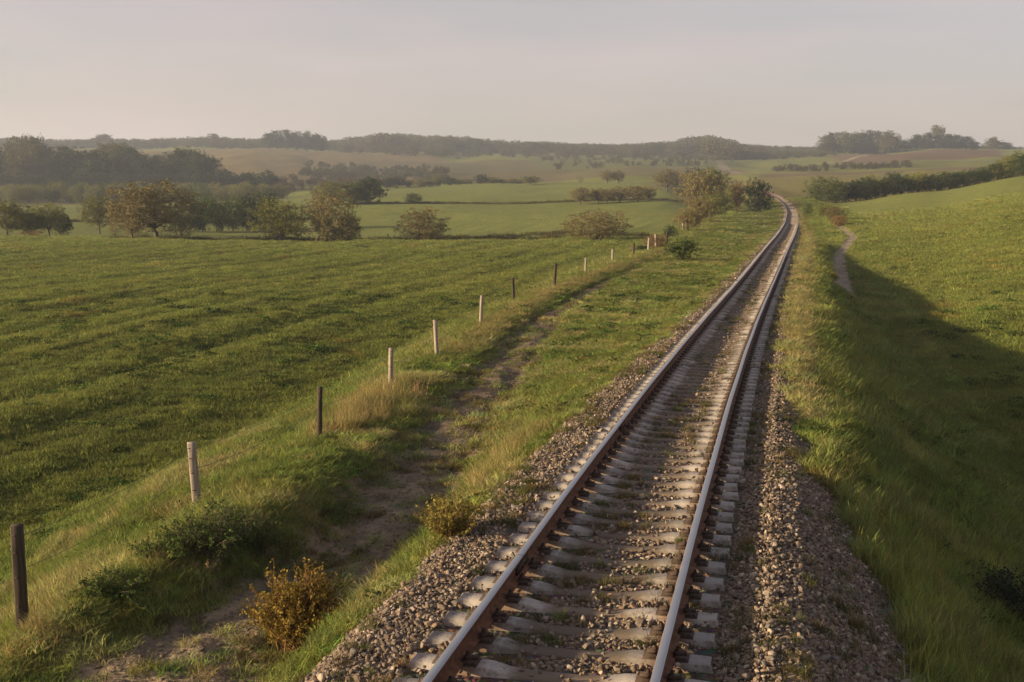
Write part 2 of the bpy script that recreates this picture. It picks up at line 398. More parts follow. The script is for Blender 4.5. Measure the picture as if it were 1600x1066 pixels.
def concrete():
    m, nt, b, out = new_mat('sleeper_concrete')
    tc = nn(nt, 'ShaderNodeTexCoord'); sx = nn(nt, 'ShaderNodeSeparateXYZ'); nt.links.new(tc.outputs['Object'], sx.inputs[0])
    oi = nn(nt, 'ShaderNodeObjectInfo')
    ax = mathn(nt, 'ABSOLUTE', mathn(nt, 'ADD', sx.outputs['X'], -.02))
    n = noise(nt, 5, 5, tc.outputs['Object']); nf = noise(nt, 60, 3, tc.outputs['Object'])
    v = mathn(nt, 'ADD', ax, mathn(nt, 'MULTIPLY', mathn(nt, 'SUBTRACT', n, .5), .35))
    stain = ramp(nt, mathn(nt, 'ADD', v, mathn(nt, 'MULTIPLY', mathn(nt, 'SUBTRACT', oi.outputs['Random'], .5), .14)), .33, .5, (1, 1, 1), (0, 0, 0))
    gcol = mixc(nt, ramp(nt, n, .3, .7), (.28, .255, .23), (.44, .40, .36))
    gcol = mixc(nt, ramp(nt, nf, .3, .7), gcol, (.39, .36, .33))
    n9 = noise(nt, 17, 6, tc.outputs['Object'], .75); gcol = mixc(nt, ramp(nt, n9, .52, .68, (0, 0, 0), (.75, .75, .75)), gcol, (.15, .12, .09))
    c = mixc(nt, stain, gcol, (.16, .125, .092))
    v2 = mathn(nt, 'ABSOLUTE', mathn(nt, 'SUBTRACT', ax, .73))
    c = mixc(nt, ramp(nt, v2, .08, .2, (.8, .8, .8), (0, 0, 0)), c, (.14, .075, .04))
    c = mixc(nt, 1, c, mixc(nt, oi.outputs['Random'], (.8, .8, .8), (1.15, 1.13, 1.1)), 'MULTIPLY')
    nt.links.new(c, b.inputs['Base Color']); b.inputs['Roughness'].default_value = .85
    bp = nn(nt, 'ShaderNodeBump'); bp.inputs['Strength'].default_value = .4; bp.inputs['Distance'].default_value = .006
    nt.links.new(nf, bp.inputs['Height']); nt.links.new(bp.outputs[0], b.inputs['Normal'])
    return m
M_conc = concrete()
def wood(name, c0, c1):
    m, nt, b, out = new_mat(name)
    tc = nn(nt, 'ShaderNodeTexCoord'); mp = nn(nt, 'ShaderNodeMapping'); mp.inputs['Scale'].default_value = (22, 22, 1.6)
    nt.links.new(tc.outputs['Object'], mp.inputs[0]); n = noise(nt, 1.5, 6, mp.outputs[0])
    nt.links.new(mixc(nt, ramp(nt, n, .3, .7), c0, c1), b.inputs['Base Color']); b.inputs['Roughness'].default_value = .9
    bp = nn(nt, 'ShaderNodeBump'); bp.inputs['Strength'].default_value = .6; bp.inputs['Distance'].default_value = .01
    nt.links.new(n, bp.inputs['Height']); nt.links.new(bp.outputs[0], b.inputs['Normal'])
    return m
M_post_pale = wood('pale_weathered_wood', (.17, .135, .11), (.40, .33, .27))
M_post_dark = wood('dark_weathered_wood', (.022, .018, .014), (.085, .062, .045))

# ----------------------------------------------------------------- land sheet
def land_tint(X, Y):
    r = np.hypot(X, Y); s = s_of(X, Y); Yc = np.maximum(Y, 5); px = CX + F_PX * X / Yc
    n1 = fbm(X / 7, Y / 7, 61, 4); n2 = fbm(X / 1.6, Y / 1.6, 71, 3); n3 = fbm(X / 60, Y / 90, 81, 3)
    def C(r_, g, b): return np.array([r_, g, b])[None, :] * np.ones((len(X), 1))
    def mix(a, b, f): f = f[:, None]; return a * (1 - f) + b * f
    green = C(.126, .150, .037); olive = C(.168, .178, .047); dry = C(.22, .18, .075); lush = C(.125, .17, .04)
    soil = C(.20, .155, .12); brown = C(.19, .145, .08); pasture = C(.172, .192, .056)
    c = mix(green, olive, .25 + .5 * sstep(-.5, .6, n1 + .3 * n2))
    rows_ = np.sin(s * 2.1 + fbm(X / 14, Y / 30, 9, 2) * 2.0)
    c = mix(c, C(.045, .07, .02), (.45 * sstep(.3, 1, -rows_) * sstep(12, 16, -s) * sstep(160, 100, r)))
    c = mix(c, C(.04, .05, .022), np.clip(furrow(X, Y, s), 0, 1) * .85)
    c = mix(c, pasture, sstep(90, 150, r))
    # verge and embankment
    fc = fc_of(Y); vg = ((s < -1.5) & (-s < fc + 2.5)) & (Y < 330)
    vl = mix(lush, mix(olive, dry, sstep(-.1, .6, n2)), sstep(-.15, .45, n1))
    c = mix(c, vl, vg * 1.0)
    vr = (s > 1.4) & (s < 4.2) & (Y < 330)
    c = mix(c, mix(olive, dry, sstep(-.2, .5, n2 + n1 * .4)), vr * (.6 - .3 * sstep(2.5, 4.2, s)))
    dr = sstep(1.3, 1.6, s) * sstep(2.5, 1.9, s + .4 * n2) * sstep(14, 30, Y) * (Y < 330)
    c = mix(c, C(.27, .215, .10), dr * .9)
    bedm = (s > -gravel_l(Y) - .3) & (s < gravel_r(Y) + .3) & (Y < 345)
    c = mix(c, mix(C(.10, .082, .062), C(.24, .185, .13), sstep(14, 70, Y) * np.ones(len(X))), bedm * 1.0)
    # gravel edge spill
    c = mix(c, C(.17, .13, .09), (sstep(.9, .1, np.minimum(np.abs(s - gravel_r(Y)), np.abs(-s - gravel_l(Y)))) * sstep(-.3, .3, n2)) * (Y < 300) * .8)
    # dirt track and footpath
    a = -s; pc = pc_of(Y); pw = path_w(Y)
    pm = sstep(1.15, .6, np.abs(a - pc) / pw + n2 * .25) * sstep(90, 45, Y)
    pm = np.maximum(pm, .55 * sstep(1.2, .5, np.abs(a - pc) / pw + n2 * .3) * sstep(170, 120, Y) * sstep(40, 60, Y))
    c = mix(c, mix(soil, C(.27, .21, .16), sstep(-.3, .4, n1)), pm)
    # patchwork farther away
    def zone(px0, px1, y0, y1, col, f=1.0):
        return sstep(px0, px0 + 25, px + 30 * n3) * sstep(px1, px1 - 25, px + 30 * n3) * sstep(y0, y0 * 1.015, Y) * sstep(y1, y1 * .985, Y) * f, col
    zs = [zone(-400, 1500, 430, 6000, olive, .9),
          zone(-400, 700, 500, 960, brown, .9), zone(560, 900, 470, 800, C(.12, .10, .055), .8), zone(700, 1180, 480, 640, C(.14, .12, .055), .8),
          zone(820, 1180, 640, 1000, C(.12, .135, .05), .9),
          zone(1130, 2000, 210, 430, C(.17, .15, .05), .95), zone(1000, 1100, 330, 420, C(.14, .12, .05), .6),
          zone(1180, 2000, 430, 480, C(.14, .10, .065), .9), zone(1180, 2000, 500, 640, C(.14, .145, .05), .9),
          zone(1290, 1560, 660, 860, C(.13, .085, .055), .95), zone(-400, 430, 330, 500, C(.10, .085, .045), .7)]
    for f, col in zs: c = mix(c, col, f)
    c = c * (1 + .13 * n3[:, None])
    return np.clip(c, .004, 1)

az = np.radians(np.concatenate([np.arange(-180, -32, 4.0), np.linspace(-32, 32, 400), np.arange(36, 180, 4.0)]))
rr = np.concatenate([[1.2], np.geomspace(1.6, 6000, 640)])
A, R = np.meshgrid(az, rr); NA = len(az); NR = len(rr)
GX = (R * np.sin(A)).ravel(); GY = (R * np.cos(A)).ravel()
GZ = ground(GX, GY)
s_all = s_of(GX, GY)
gravel_v = ((s_all < gravel_r(GY) + .25 * fbm(GX * 1.3, GY * 1.3, 91, 2)) & (s_all > -gravel_l(GY) - .25 * fbm(GX * 1.3, GY * 1.3, 92, 2)) & (GY < 345))
pm_v = (np.abs(-s_all - pc_of(GY)) < path_w(GY)) & (GY < 90)
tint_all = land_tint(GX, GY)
# footpath in the right-hand field
fp = np.array([at_px(x, y)[:2] for x, y in ((1319, 462), (1316, 440), (1309, 415), (1314, 395), (1328, 378), (1333, 370), (1322, 361), (1310, 353))])
def d_poly(X, Y, P):
    d = np.full(len(X), 1e9)
    for (x0, y0), (x1, y1) in zip(P[:-1], P[1:]):
        vx, vy = x1 - x0, y1 - y0; t = np.clip(((X - x0) * vx + (Y - y0) * vy) / (vx * vx + vy * vy + 1e-9), 0, 1)
        d = np.minimum(d, np.hypot(X - x0 - t * vx, Y - y0 - t * vy))
    return d
fpd = d_poly(GX, GY, fp) + fbm(GX, GY, 5, 2) * .15
foot_v = fpd < .75
f_ = sstep(.95, .6, fpd)[:, None]; tint_all = tint_all * (1 - f_) + np.array([.34, .28, .235]) * f_
# the far lane that climbs the hill
lane = np.array([[ (x - 800) / F_PX * y, y] for x, y in ((1235, 480), (1150, 520), (1135, 600), (1112, 820))])
ld = d_poly(GX, GY, lane); f_ = sstep(3.2, 1.8, ld)[:, None] * (GY > 470)[:, None]; tint_all = tint_all * (1 - f_) + np.array([.24, .20, .16]) * f_
lane2 = np.array([[(x - 800) / F_PX * y, y] for x, y in ((1240, 640), (1290, 700), (1350, 800))])
ld = d_poly(GX, GY, lane2); f_ = sstep(2.5, 1.2, ld)[:, None]; tint_all = tint_all * (1 - f_) + np.array([.28, .25, .2]) * f_

ii = np.arange(NR - 1)[:, None] * NA; jj = np.arange(NA)[None, :]; jn = (jj + 1) % NA
quads = np.stack([ii + jj, ii + jn, ii + NA + jn, ii + NA + jj], -1).reshape(-1, 4)
qa = quads[:, 0]
qr = np.hypot(GX[qa], GY[qa]); qs = s_all[qa]
cls = np.zeros(len(quads), int)                      # 0 left field
cls[qs > 0] = 1                                      # right field
bank = (qs > -fc_of(GY[qa]) - 2) & (qs < 5) & (GY[qa] < 345)
cls[bank] = 2
cls[(qr > 128) & (cls < 2)] = 3
cls[qr > 430] = 4
cls[gravel_v[qa]] = 5
cls[pm_v[qa]] = 6
cls[foot_v[qa] & (cls != 5)] = 7
names = ['left_field', 'right_field', 'railway_embankment', 'meadow', 'hills', 'ballast_bed', 'dirt_track', 'footpath']
mats_ = [M_field, M_field, M_field, M_hill, M_hill, M_gravel, M_soil, M_soil]
land = {}
P3 = np.stack([GX, GY, GZ], 1)
for k, nme in enumerate(names):
    q = quads[cls == k]
    if k == 5: pass
    if not len(q): continue
    u, inv = np.unique(q.ravel(), return_inverse=True)
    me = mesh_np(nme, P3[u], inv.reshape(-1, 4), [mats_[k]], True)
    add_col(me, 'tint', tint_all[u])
    o = link(bpy.data.objects.new(nme, me)); tag(o, kind='structure'); land[nme] = o
# patch under the camera
q0 = np.arange(NA); me = mesh_np('ground', np.vstack([P3[:NA], [[0, 0, GZ[:NA].mean()]]]), np.stack([q0, (q0 + 1) % NA, np.full(NA, NA)], 1), [M_gravel], True)
add_col(me, 'tint', np.vstack([tint_all[:NA], tint_all[:1]]))
tag(link(bpy.data.objects.new('ground', me)), kind='structure')

# ----------------------------------------------------------------- railway track
trk = link(bpy.data.objects.new('railway_track', None))
tag(trk, 'single railway line of rusty rails on concrete sleepers running away and curving left', 'railway track')
def cl(Y):      # centre point and unit direction
    m = track_slope(Y); mz = track_z(Y + .5) - track_z(Y - .5)
    d = np.array([m, 1, mz]); d /= np.linalg.norm(d); return np.array([track_x(Y), Y, track_z(Y)]), d
prof_r = [(-.034, -.004), (-.028, 0), (.028, 0), (.034, -.004), (.034, -.030), (.010, -.046), (.009, -.120), (.070, -.143), (.070, -.155),
          (-.070, -.155), (-.070, -.143), (-.009, -.120), (-.010, -.046), (-.034, -.030)]
ys_r = np.concatenate([np.arange(-8, 80, .8), np.arange(80, 342, 1.5)])
for side in (-.75, .75):
    V = []; F = []; MI = []
    for Y in ys_r:
        c, d = cl(Y); rt = np.array([d[1], -d[0], 0]); rt /= np.linalg.norm(rt)
        wob = .0035 * math.sin(Y * .9 + side) 
        for (a, b) in prof_r: V.append(c + rt * (side + a + wob) + np.array([0, 0, b]))
    n = len(prof_r)
    for i in range(len(ys_r) - 1):
        for j in range(n):
            F.append((i * n + j, i * n + (j + 1) % n, (i + 1) * n + (j + 1) % n, (i + 1) * n + j)); MI.append(1 if j in (0, 1, 2) else 0)
    me = mesh_np('rail', V, np.array(F), [M_rust, M_railtop], False, MI)
    link(bpy.data.objects.new('rail', me), trk)
# sleepers
SP = .455; HL = 1.10
st = np.linspace(-HL, HL, 19)
def sleeper_mesh(j):
    rs = np.random.RandomState(j); V = []
    for x in st:
        ax = abs(x)
        top = -.172 - .006 - .045 * float(sstep(.55, .25, np.array(ax))) + rs.normal() * .0012
        if ax > .95: top -= .006 * (ax - .95) / .15
        w = .090 - .010 * float(sstep(.6, .3, np.array(ax))) + rs.normal() * .0015
        ex = x * (1 - .0) 
        V += [(ex, -w - .025, -.36), (ex, -w, top - .007), (ex, -w + .007, top), (ex, w - .007, top), (ex, w, top - .007), (ex, w + .025, -.36)]
    V = np.array(V); V[:6, 0] += np.array([-.02, 0, .01, .01, 0, -.02]); V[-6:, 0] -= np.array([-.02, 0, .01, .01, 0, -.02])
    F = []
    for i in range(len(st) - 1):
        for q in range(5): F.append((i * 6 + q, (i + 1) * 6 + q, (i + 1) * 6 + q + 1, i * 6 + q + 1))
    L = (len(st) - 1) * 6
    f6 = np.array([[5, 4, 3, 2, 1, 0], [L, L + 1, L + 2, L + 3, L + 4, L + 5]])
    return mesh_np('sleeper', V, [np.array(F), f6], [M_conc])
smesh = [sleeper_mesh(j) for j in range(5)]
cb = MB()
for dy in (-.05, .05):
    cb.add(*box_vf(-.055, .055, dy - .018, dy + .018, -.012, .022))
cb.add(*box_vf(-.02, .035, -.03, .03, .018, .045)); cb.tube([(.012, 0, .04), (.012, 0, .075)], [.016, .014], 6)
cb.add(*box_vf(-.075, .075, -.085, .085, -.016, -.002))
clipm = cb.build('rail_clip', [M_clip])
Yc_ = 3.0; arc = []
while Yc_ < 340:
    arc.append(Yc_); m = float(track_slope(Yc_)); Yc_ += SP / math.sqrt(1 + m * m)
far_mb_v = []; far_mb_f = []; nfar = 0; cnt = 0
base_v = np.empty(len(smesh[0].vertices) * 3, np.float32); smesh[0].vertices.foreach_get('co', base_v); base_v = base_v.reshape(-1, 3)
fclip = []
for i, Y in enumerate(arc):
    c, d = cl(Y); ang = -math.atan2(d[0], d[1]) + random.gauss(0, .006)
    jx = random.gauss(0, .008); jz = random.gauss(0, .002)
    if i < 294:
        o = link(bpy.data.objects.new('sleeper', smesh[i % 5]), trk)
        o.location = (c[0] + jx, c[1], c[2] + jz + .016); o.rotation_euler = (math.atan2(d[2], 1), 0, ang)
        if Y < 24:
            for sd in (-.75, .75):
                for k in (-1, 1):
                    q = link(bpy.data.objects.new('rail_clip', clipm), o)
                    q.location = (sd + k * .095 - jx, 0, -.172); q.rotation_euler = (0, 0, 0 if k < 0 else math.pi)
        elif Y < 70: fclip.append((c, ang))
    else:
        ca, sa = math.cos(ang), math.sin(ang); v = base_v[[0, 1, 2, 3, 4, 5, -6, -5, -4, -3, -2, -1]]
        far_mb_v.append(np.stack([v[:, 0] * ca - v[:, 1] * sa + c[0], v[:, 0] * sa + v[:, 1] * ca + c[1], v[:, 2] + c[2] + .016], 1))
        far_mb_f.append(np.array([(q, 6 + q, 7 + q, q + 1) for q in range(5)]) + nfar); nfar += 12
o = link(bpy.data.objects.new('far_sleepers', mesh_np('far_sleepers', np.concatenate(far_mb_v), np.concatenate(far_mb_f), [simple('far_concrete', (.24, .2, .165), .9, 2, .3)])), trk); o['kind'] = 'stuff'
fm = MB()
for c, ang in fclip:
    ca, sa = math.cos(ang), math.sin(ang)
    for sd in (-.75, .75):
        for k in (-.095, .095):
            v, f = box_vf(-.05, .05, -.07, .07, -.18, -.125); v = np.array(v) + [sd + k, 0, 0]
            fm.add(np.stack([v[:, 0] * ca - v[:, 1] * sa + c[0], v[:, 0] * sa + v[:, 1] * ca + c[1], v[:, 2] + c[2]], 1), f)
o = link(bpy.data.objects.new('far_rail_clips', fm.build('far_rail_clips', [M_clip])), trk); o['kind'] = 'stuff'
# a fish-plated joint in the left rail and one farther on
for (px_, Y) in ((0, 9.9), (0, 16.5)):
    c, d = cl(Y); jb = MB()
    for xs in (-.024, .024): jb.add(*box_vf(xs - .012, xs + .012, -.22, .22, -.125, -.055))
    for yy in (-.16, -.06, .06, .16): jb.tube([(.036, yy, -.09), (.055, yy, -.09)], [.014, .014], 6); 
    o = link(bpy.data.objects.new('joint_plate', jb.build('joint_plate', [M_clip])), trk)
    rt = np.array([d[1], -d[0], 0]); p = c + rt * -.75; o.location = p; o.rotation_euler = (0, 0, -math.atan2(d[0], d[1]))
    gb = MB(); gb.add(*box_vf(-.0375, .0375, -.004, .004, -.028, .0012)); o2 = link(bpy.data.objects.new('joint_gap', gb.build('joint_gap', [M_bark])), o)

# ----------------------------------------------------------------- scatter helper
def make_protos(cname, meshes):
    c = bpy.data.collections.new(cname)
    for i, m in enumerate(meshes):
        ob = bpy.data.objects.new('%s_%02d' % (cname, i), m); c.objects.link(ob)
    return c
def scatter(name, P, rot, scl, tint, coll, parent=None, pick=None):
    me = bpy.data.meshes.new(name); me.vertices.add(len(P)); me.vertices.foreach_set('co', np.asarray(P, np.float32).ravel())
    for nm, v in (('rot', rot), ('scl', scl)):
        a = me.attributes.new(nm, 'FLOAT_VECTOR', 'POINT'); a.data.foreach_set('vector', np.asarray(v, np.float32).ravel())
    if tint is not None: add_col(me, 'tint', tint)
    if pick is None: pick = RS.randint(0, 1000, len(P))
    a = me.attributes.new('pick', 'INT', 'POINT'); a.data.foreach_set('value', np.asarray(pick, np.int32))
    o = link(bpy.data.objects.new(name, me), parent); o['kind'] = 'stuff'
    g = bpy.data.node_groups.new(name, 'GeometryNodeTree')
    g.interface.new_socket('Geometry', in_out='INPUT', socket_type='NodeSocketGeometry')
    g.interface.new_socket('Geometry', in_out='OUTPUT', socket_type='NodeSocketGeometry')
    gi = g.nodes.new('NodeGroupInput'); go = g.nodes.new('NodeGroupOutput')
    ci = g.nodes.new('GeometryNodeCollectionInfo'); ci.inputs['Collection'].default_value = coll
    ci.inputs['Separate Children'].default_value = True; ci.inputs['Reset Children'].default_value = True
    ip = g.nodes.new('GeometryNodeInstanceOnPoints'); ip.inputs['Pick Instance'].default_value = True
    def attr(nm, t):
        n = g.nodes.new('GeometryNodeInputNamedAttribute'); n.data_type = t; n.inputs['Name'].default_value = nm; return n.outputs['Attribute']
    g.links.new(gi.outputs[0], ip.inputs['Points']); g.links.new(ci.outputs[0], ip.inputs['Instance'])
    g.links.new(attr('pick', 'INT'), ip.inputs['Instance Index']); g.links.new(attr('rot', 'FLOAT_VECTOR'), ip.inputs['Rotation'])
    g.links.new(attr('scl', 'FLOAT_VECTOR'), ip.inputs['Scale']); g.links.new(ip.outputs[0], go.inputs[0])
    md = o.modifiers.new('scatter', 'NODES'); md.node_group = g
    return o

# ----------------------------------------------------------------- ballast stones
import bmesh
def stone_mesh(j):
    rs = np.random.RandomState(100 + j); bm = bmesh.new()
    for _ in range(15):
        v = rs.normal(size=3); v /= np.linalg.norm(v); v *= rs.uniform(.85, 1.05)
        bm.verts.new((v[0] * 1.0, v[1] * rs.uniform(.7, .8), v[2] * .6))
    r = bmesh.ops.convex_hull(bm, input=bm.verts)
    for v in [e for e in bm.verts if not e.link_faces]: bm.verts.remove(v)
    bmesh.ops.bevel(bm, geom=list(bm.edges), offset=.10, segments=1, affect='EDGES')
    me = bpy.data.meshes.new('stone'); bm.to_mesh(me); bm.free(); me.materials.append(M_stone); return me
def stone_small(j):
    rs = np.random.RandomState(200 + j); bm = bmesh.new()
    for _ in range(14):
        v = rs.normal(size=3); v /= np.linalg.norm(v)
        bm.verts.new((v[0], v[1] * .75, v[2] * .6))
    bmesh.ops.convex_hull(bm, input=bm.verts)
    me = bpy.data.meshes.new('stone'); bm.to_mesh(me); bm.free(); me.materials.append(M_stone); return me
stones = [stone_mesh(j) for j in range(8)]
sp = make_protos('stone_kinds', stones[:6] + [stone_small(j) for j in range(4)])
def ballast_pts(n, y0, y1):
    # density falls with distance: choose Y with pdf ~ 1/Y^p
    u = RS.rand(n); p = 1.25
    Y = (y0 ** (1 - p) + u * (y1 ** (1 - p) - y0 ** (1 - p))) ** (1 / (1 - p))
    gr = gravel_r(Y) + .25; gl = gravel_l(Y) + .15
    s = -gl + RS.rand(n) * (gr + gl)
    m = track_slope(Y); k = 1 / np.sqrt(1 + m * m)
    X = track_x(Y) + s * k; Yw = Y - s * m * k
    return X, Yw, s
X, Y, S = ballast_pts(270000, 4.5, 95)
Ya = Y + 0
edge = np.minimum(gravel_r(Y) - S, S + gravel_l(Y)) + .35 * fbm(X * 1.5, Y * 1.5, 91, 3)
S2 = s_of(X, Y)
ph = np.interp(Y, arc, np.arange(len(arc))); fr = np.abs(ph - np.round(ph)) * SP
on_sl = (fr < .105) & (np.abs(S2) < HL + .02)
on_rl = (np.abs(np.abs(S2) - .75) < .075)
heap = np.abs(S2) > 1.2
fallen = on_sl & (RS.rand(len(X)) < .03) & (np.abs(S2) < 1.0) & (Y < 40)
keep = (edge > -.05 + RS.rand(len(X)) * .25) & (~on_sl | fallen) & ~on_rl & (~on_rl | ~fallen)
keep &= ~((np.abs(S2) < 1.1) & (Y > 30) & (RS.rand(len(X)) < .25))
X, Y, S2, fallen = X[keep], Y[keep], S2[keep], fallen[keep]
size = np.exp(RS.normal(math.log(.0188), .33, len(X))); size *= np.interp(Y, [4, 20, 40, 95], [1, 1.1, 1.35, 1.8])
Z = ground(X, Y, False) + size * RS.uniform(-.1, .75, len(X))
crib = np.abs(S2) < 1.2; Z[crib] = (track_z(Y[crib]) - np.interp(Y[crib], [8, 16], [.232, .246]) + size[crib] * RS.uniform(0, .9, crib.sum()))
Z[fallen] = track_z(Y[fallen]) - np.where(np.abs(S2[fallen]) < .5, .205, .165) + size[fallen] * .45
Z += np.exp(-((S2 - 1.48) / .2) ** 2) * RS.uniform(0, .045, len(S2)) * (.5 + vnoise2(X / .4, Y / .6, 77))
P = np.stack([X, Y, Z], 1)
rot = RS.uniform(0, 6.28, (len(X), 3)); rot[:, :2] *= .16
scl = size[:, None] * RS.uniform(.8, 1.25, (len(X), 3))
# the 300 that show largest are stones of their own
dist = np.hypot(P[:, 0], P[:, 1]); dcam = np.sqrt(dist ** 2 + (P[:, 2] - CAM_H) ** 2)
q = P - [0, 0, CAM_H]; dep = q[:, 1] * math.cos(PITCH) - q[:, 2] * math.sin(PITCH)
ux = CX + F_PX * q[:, 0] / dep; uy = CY - F_PX * (q[:, 1] * math.sin(PITCH) + q[:, 2] * math.cos(PITCH)) / dep
vis = (ux > 0) & (ux < 1600) & (uy < 1066) & (uy > 0)
appar = np.where(vis, scl.prod(1) ** (1 / 3) / dep, 0); order = np.argsort(-appar)[:300]
bed = land['ballast_bed']
for i in order:
    o = bpy.data.objects.new('stone', stones[int(i) % 8]); link(o, bed)
    o.location = P[i]; o.rotation_euler = rot[i]; o.scale = scl[i]
mk = np.ones(len(P), bool); mk[order] = False
scatter('gravel', P[mk], rot[mk], scl[mk], None, sp, bed)

# ----------------------------------------------------------------- grass
def blades_mesh(name, n, rad, h0, h1, w, lean, mat=M_blade, seed=0, head=0.0, segs=2):
    rs = np.random.RandomState(seed)
    a = rs.uniform(0, 6.28, n); r = rad * np.sqrt(rs.rand(n)); bx = r * np.cos(a); by = r * np.sin(a)
    h = rs.uniform(h0, h1, n) * (1 - .35 * (r / rad) ** 2); la = rs.uniform(0, 6.28, n); ln = h * rs.uniform(.15, 1, n) * lean
    fa = rs.uniform(0, 6.28, n); wx = np.cos(fa) * w / 2 * rs.uniform(.7, 1.3, n); wy = np.sin(fa) * w / 2
    V = []; F = []; L = []
    lv = rs.rand(n)
    p = [(0, 0, 1.0), (.35, .55, .85), (1, 1, .12)]
    vv = np.zeros((n, 6, 3)); 
    for k, (q, z, ww) in enumerate(p):
        for sgn, off in ((-1, 0), (1, 1)):
            vv[:, k * 2 + off, 0] = bx + np.cos(la) * ln * q + sgn * wx * ww
            vv[:, k * 2 + off, 1] = by + np.sin(la) * ln * q + sgn * wy * ww
            vv[:, k * 2 + off, 2] = h * z - (0.02 if k == 0 else 0)
    ids = np.arange(n)[:, None] * 6
    F = np.concatenate([ids + np.array([[0, 1, 3, 2]]), ids + np.array([[2, 3, 5, 4]])])
    me = mesh_np(name, vv.reshape(-1, 3), F, [mat]); add_f(me, 'lv', np.repeat(lv, 6)); return me
def weed_mesh(name, n, rad, h, leaf, seed):
    rs = np.random.RandomState(seed); V = []; F = []; L = []
    for i in range(n):
        a = rs.uniform(0, 6.28); r = rad * math.sqrt(rs.rand()); c = np.array([r * math.cos(a), r * math.sin(a), rs.uniform(.0, 1) * h * (1 - .5 * (r / rad))])
        d = rs.normal(size=3); d[2] = abs(d[2]) * .6 + .1; d /= np.linalg.norm(d); u = np.cross(d, rs.normal(size=3)); u /= np.linalg.norm(u)
        l = leaf * rs.uniform(.6, 1.3); w = l * .35; b = len(V)
        V += [c, c + d * l * .5 + u * w, c + d * l, c + d * l * .5 - u * w]; F.append((b, b + 1, b + 2, b + 3)); L += [rs.rand()] * 4
    me = mesh_np(name, V, np.array(F), [M_blade]); add_f(me, 'lv', L); return me
short = make_protos('short_turf', [blades_mesh('s', 70, .17, .03, .10, .006, .8, seed=i) for i in range(4)])
midg = make_protos('rank_grass', [blades_mesh('m', 60, .13, .09, .24, .007, .8, seed=10 + i) for i in range(4)])
tall = make_protos('tall_grass', [blades_mesh('t', 55, .13, .25, .55, .006, .55, seed=20 + i) for i in range(4)])
weed = make_protos('weeds', [weed_mesh('w', 90, .16, .14, .05, 30 + i) for i in range(3)])
farg = make_protos('far_turf', [blades_mesh('f', 60, .6, .05, .16, .030, .8, seed=40 + i) for i in range(4)])

def wedge(n, y0, y1, spread=.56, p=2.0, off=-0.0):
    u = RS.rand(n)
    Y = (y0 ** (2 - p) + u * (y1 ** (2 - p) - y0 ** (2 - p))) ** (1 / (2 - p)) if p != 2 else y0 * (y1 / y0) ** u
    X = (RS.rand(n) * 2 - 1) * spread * Y
    return X, Y
def clear_of_track(X, Y):
    s = s_of(X, Y); n = fbm(X * 1.3, Y * 1.3, 91, 2) * .3
    g = (s > -gravel_l(Y) - n + .05) & (s < gravel_r(Y) + n - .05) & (Y < 345)
    a = -s; pm = np.exp(-(np.abs(a - pc_of(Y)) / (path_w(Y) * (1 + .25 * fbm(X * 2, Y * 2, 71, 3)))) ** 5) * sstep(90, 60, Y)
    fpm = d_poly(X, Y, fp) < .8
    return s, g, pm, fpm
def put(name, X, Y, coll, sc, tint, lift=0, wide=None, lean=.12):
    Z = ground(X, Y) + lift; n = len(X)
    rot = np.stack([RS.normal(0, lean, n), RS.normal(0, lean, n), RS.uniform(0, 6.28, n)], 1)
    w = sc if wide is None else wide
    scl = np.stack([w, w, sc], 1) * RS.uniform(.8, 1.25, (n, 1))
    return scatter(name, np.stack([X, Y, Z], 1), rot, scl, tint, coll)
def vary(c, n, k=.22, hue=.1):
    c = np.asarray(c, float); c = np.broadcast_to(c, (n, 3)) * np.exp(RS.normal(0, k, (n, 1))) * np.exp(RS.normal(0, hue, (n, 3))); return np.clip(c, .002, 1)

# short field turf, left and right
X, Y = wedge(120000, 5, 135)
s, g, pm, fpm = clear_of_track(X, Y)
vergel = (s < 0) & (-s < fc_of(Y) + 1.8); verger = (s > 0) & (s < 5.0)
k = ~g & (RS.rand(len(X)) > pm * .985) & ~fpm & ~vergel & ~verger
X, Y, s = X[k], Y[k], s[k]
base = land_tint(X, Y) * 1.35
d = np.hypot(X, Y)
bare = fbm(X / 2.4, Y / 2.4, 131, 3)
base = np.where((bare > .5)[:, None], base * np.array([1.1, .9, .95]), base)
hgt = np.interp(d, [5, 30, 130], [1.0, 1.15, 1.4]) * (1 + .4 * fbm(X / 1.3, Y / 1.3, 141, 3)) * np.where(s > 0, 1.1, 1) * (1 - .6 * np.clip(furrow(X, Y, s), 0, 1))
put('field_grass', X, Y, short, hgt, vary(base, len(X), .13, .05), wide=np.interp(d, [5, 12, 30, 130], [1, 1.15, 1.9, 5.5]))

# verge grass between rails bed and field
def verge_pts(n, y0, y1, sfun):
    u = RS.rand(n); Y = y0 * (y1 / y0) ** u; s = sfun(n, Y); m = track_slope(Y); k = 1 / np.sqrt(1 + m * m)
    return track_x(Y) + s * k, Y - s * m * k
X, Y = verge_pts(62000, 5.5, 240, lambda n, Y: -1.6 - RS.rand(n) * (fc_of(Y) + .8))
s, g, pm, fpm = clear_of_track(X, Y)
k = ~g & (RS.rand(len(X)) > pm * .97)
X, Y, s = X[k], Y[k], s[k]; d = np.hypot(X, Y)
n1 = fbm(X / 2.2, Y / 2.2, 61, 3); n2 = fbm(X / .7, Y / .7, 71, 2)
pcd = np.abs(-s - pc_of(Y)) / path_w(Y)
lush = np.array([.165, .205, .05]); oliv = np.array([.225, .25, .068]); dryc = np.array([.36, .31, .15])
f = sstep(-.5, .3, n1 + .3 * n2)[:, None]; c = lush * (1 - f) + oliv * f
f = (sstep(-.05, .6, n2 + .5 * n1) * .6)[:, None]; c = c * (1 - f) + dryc * f
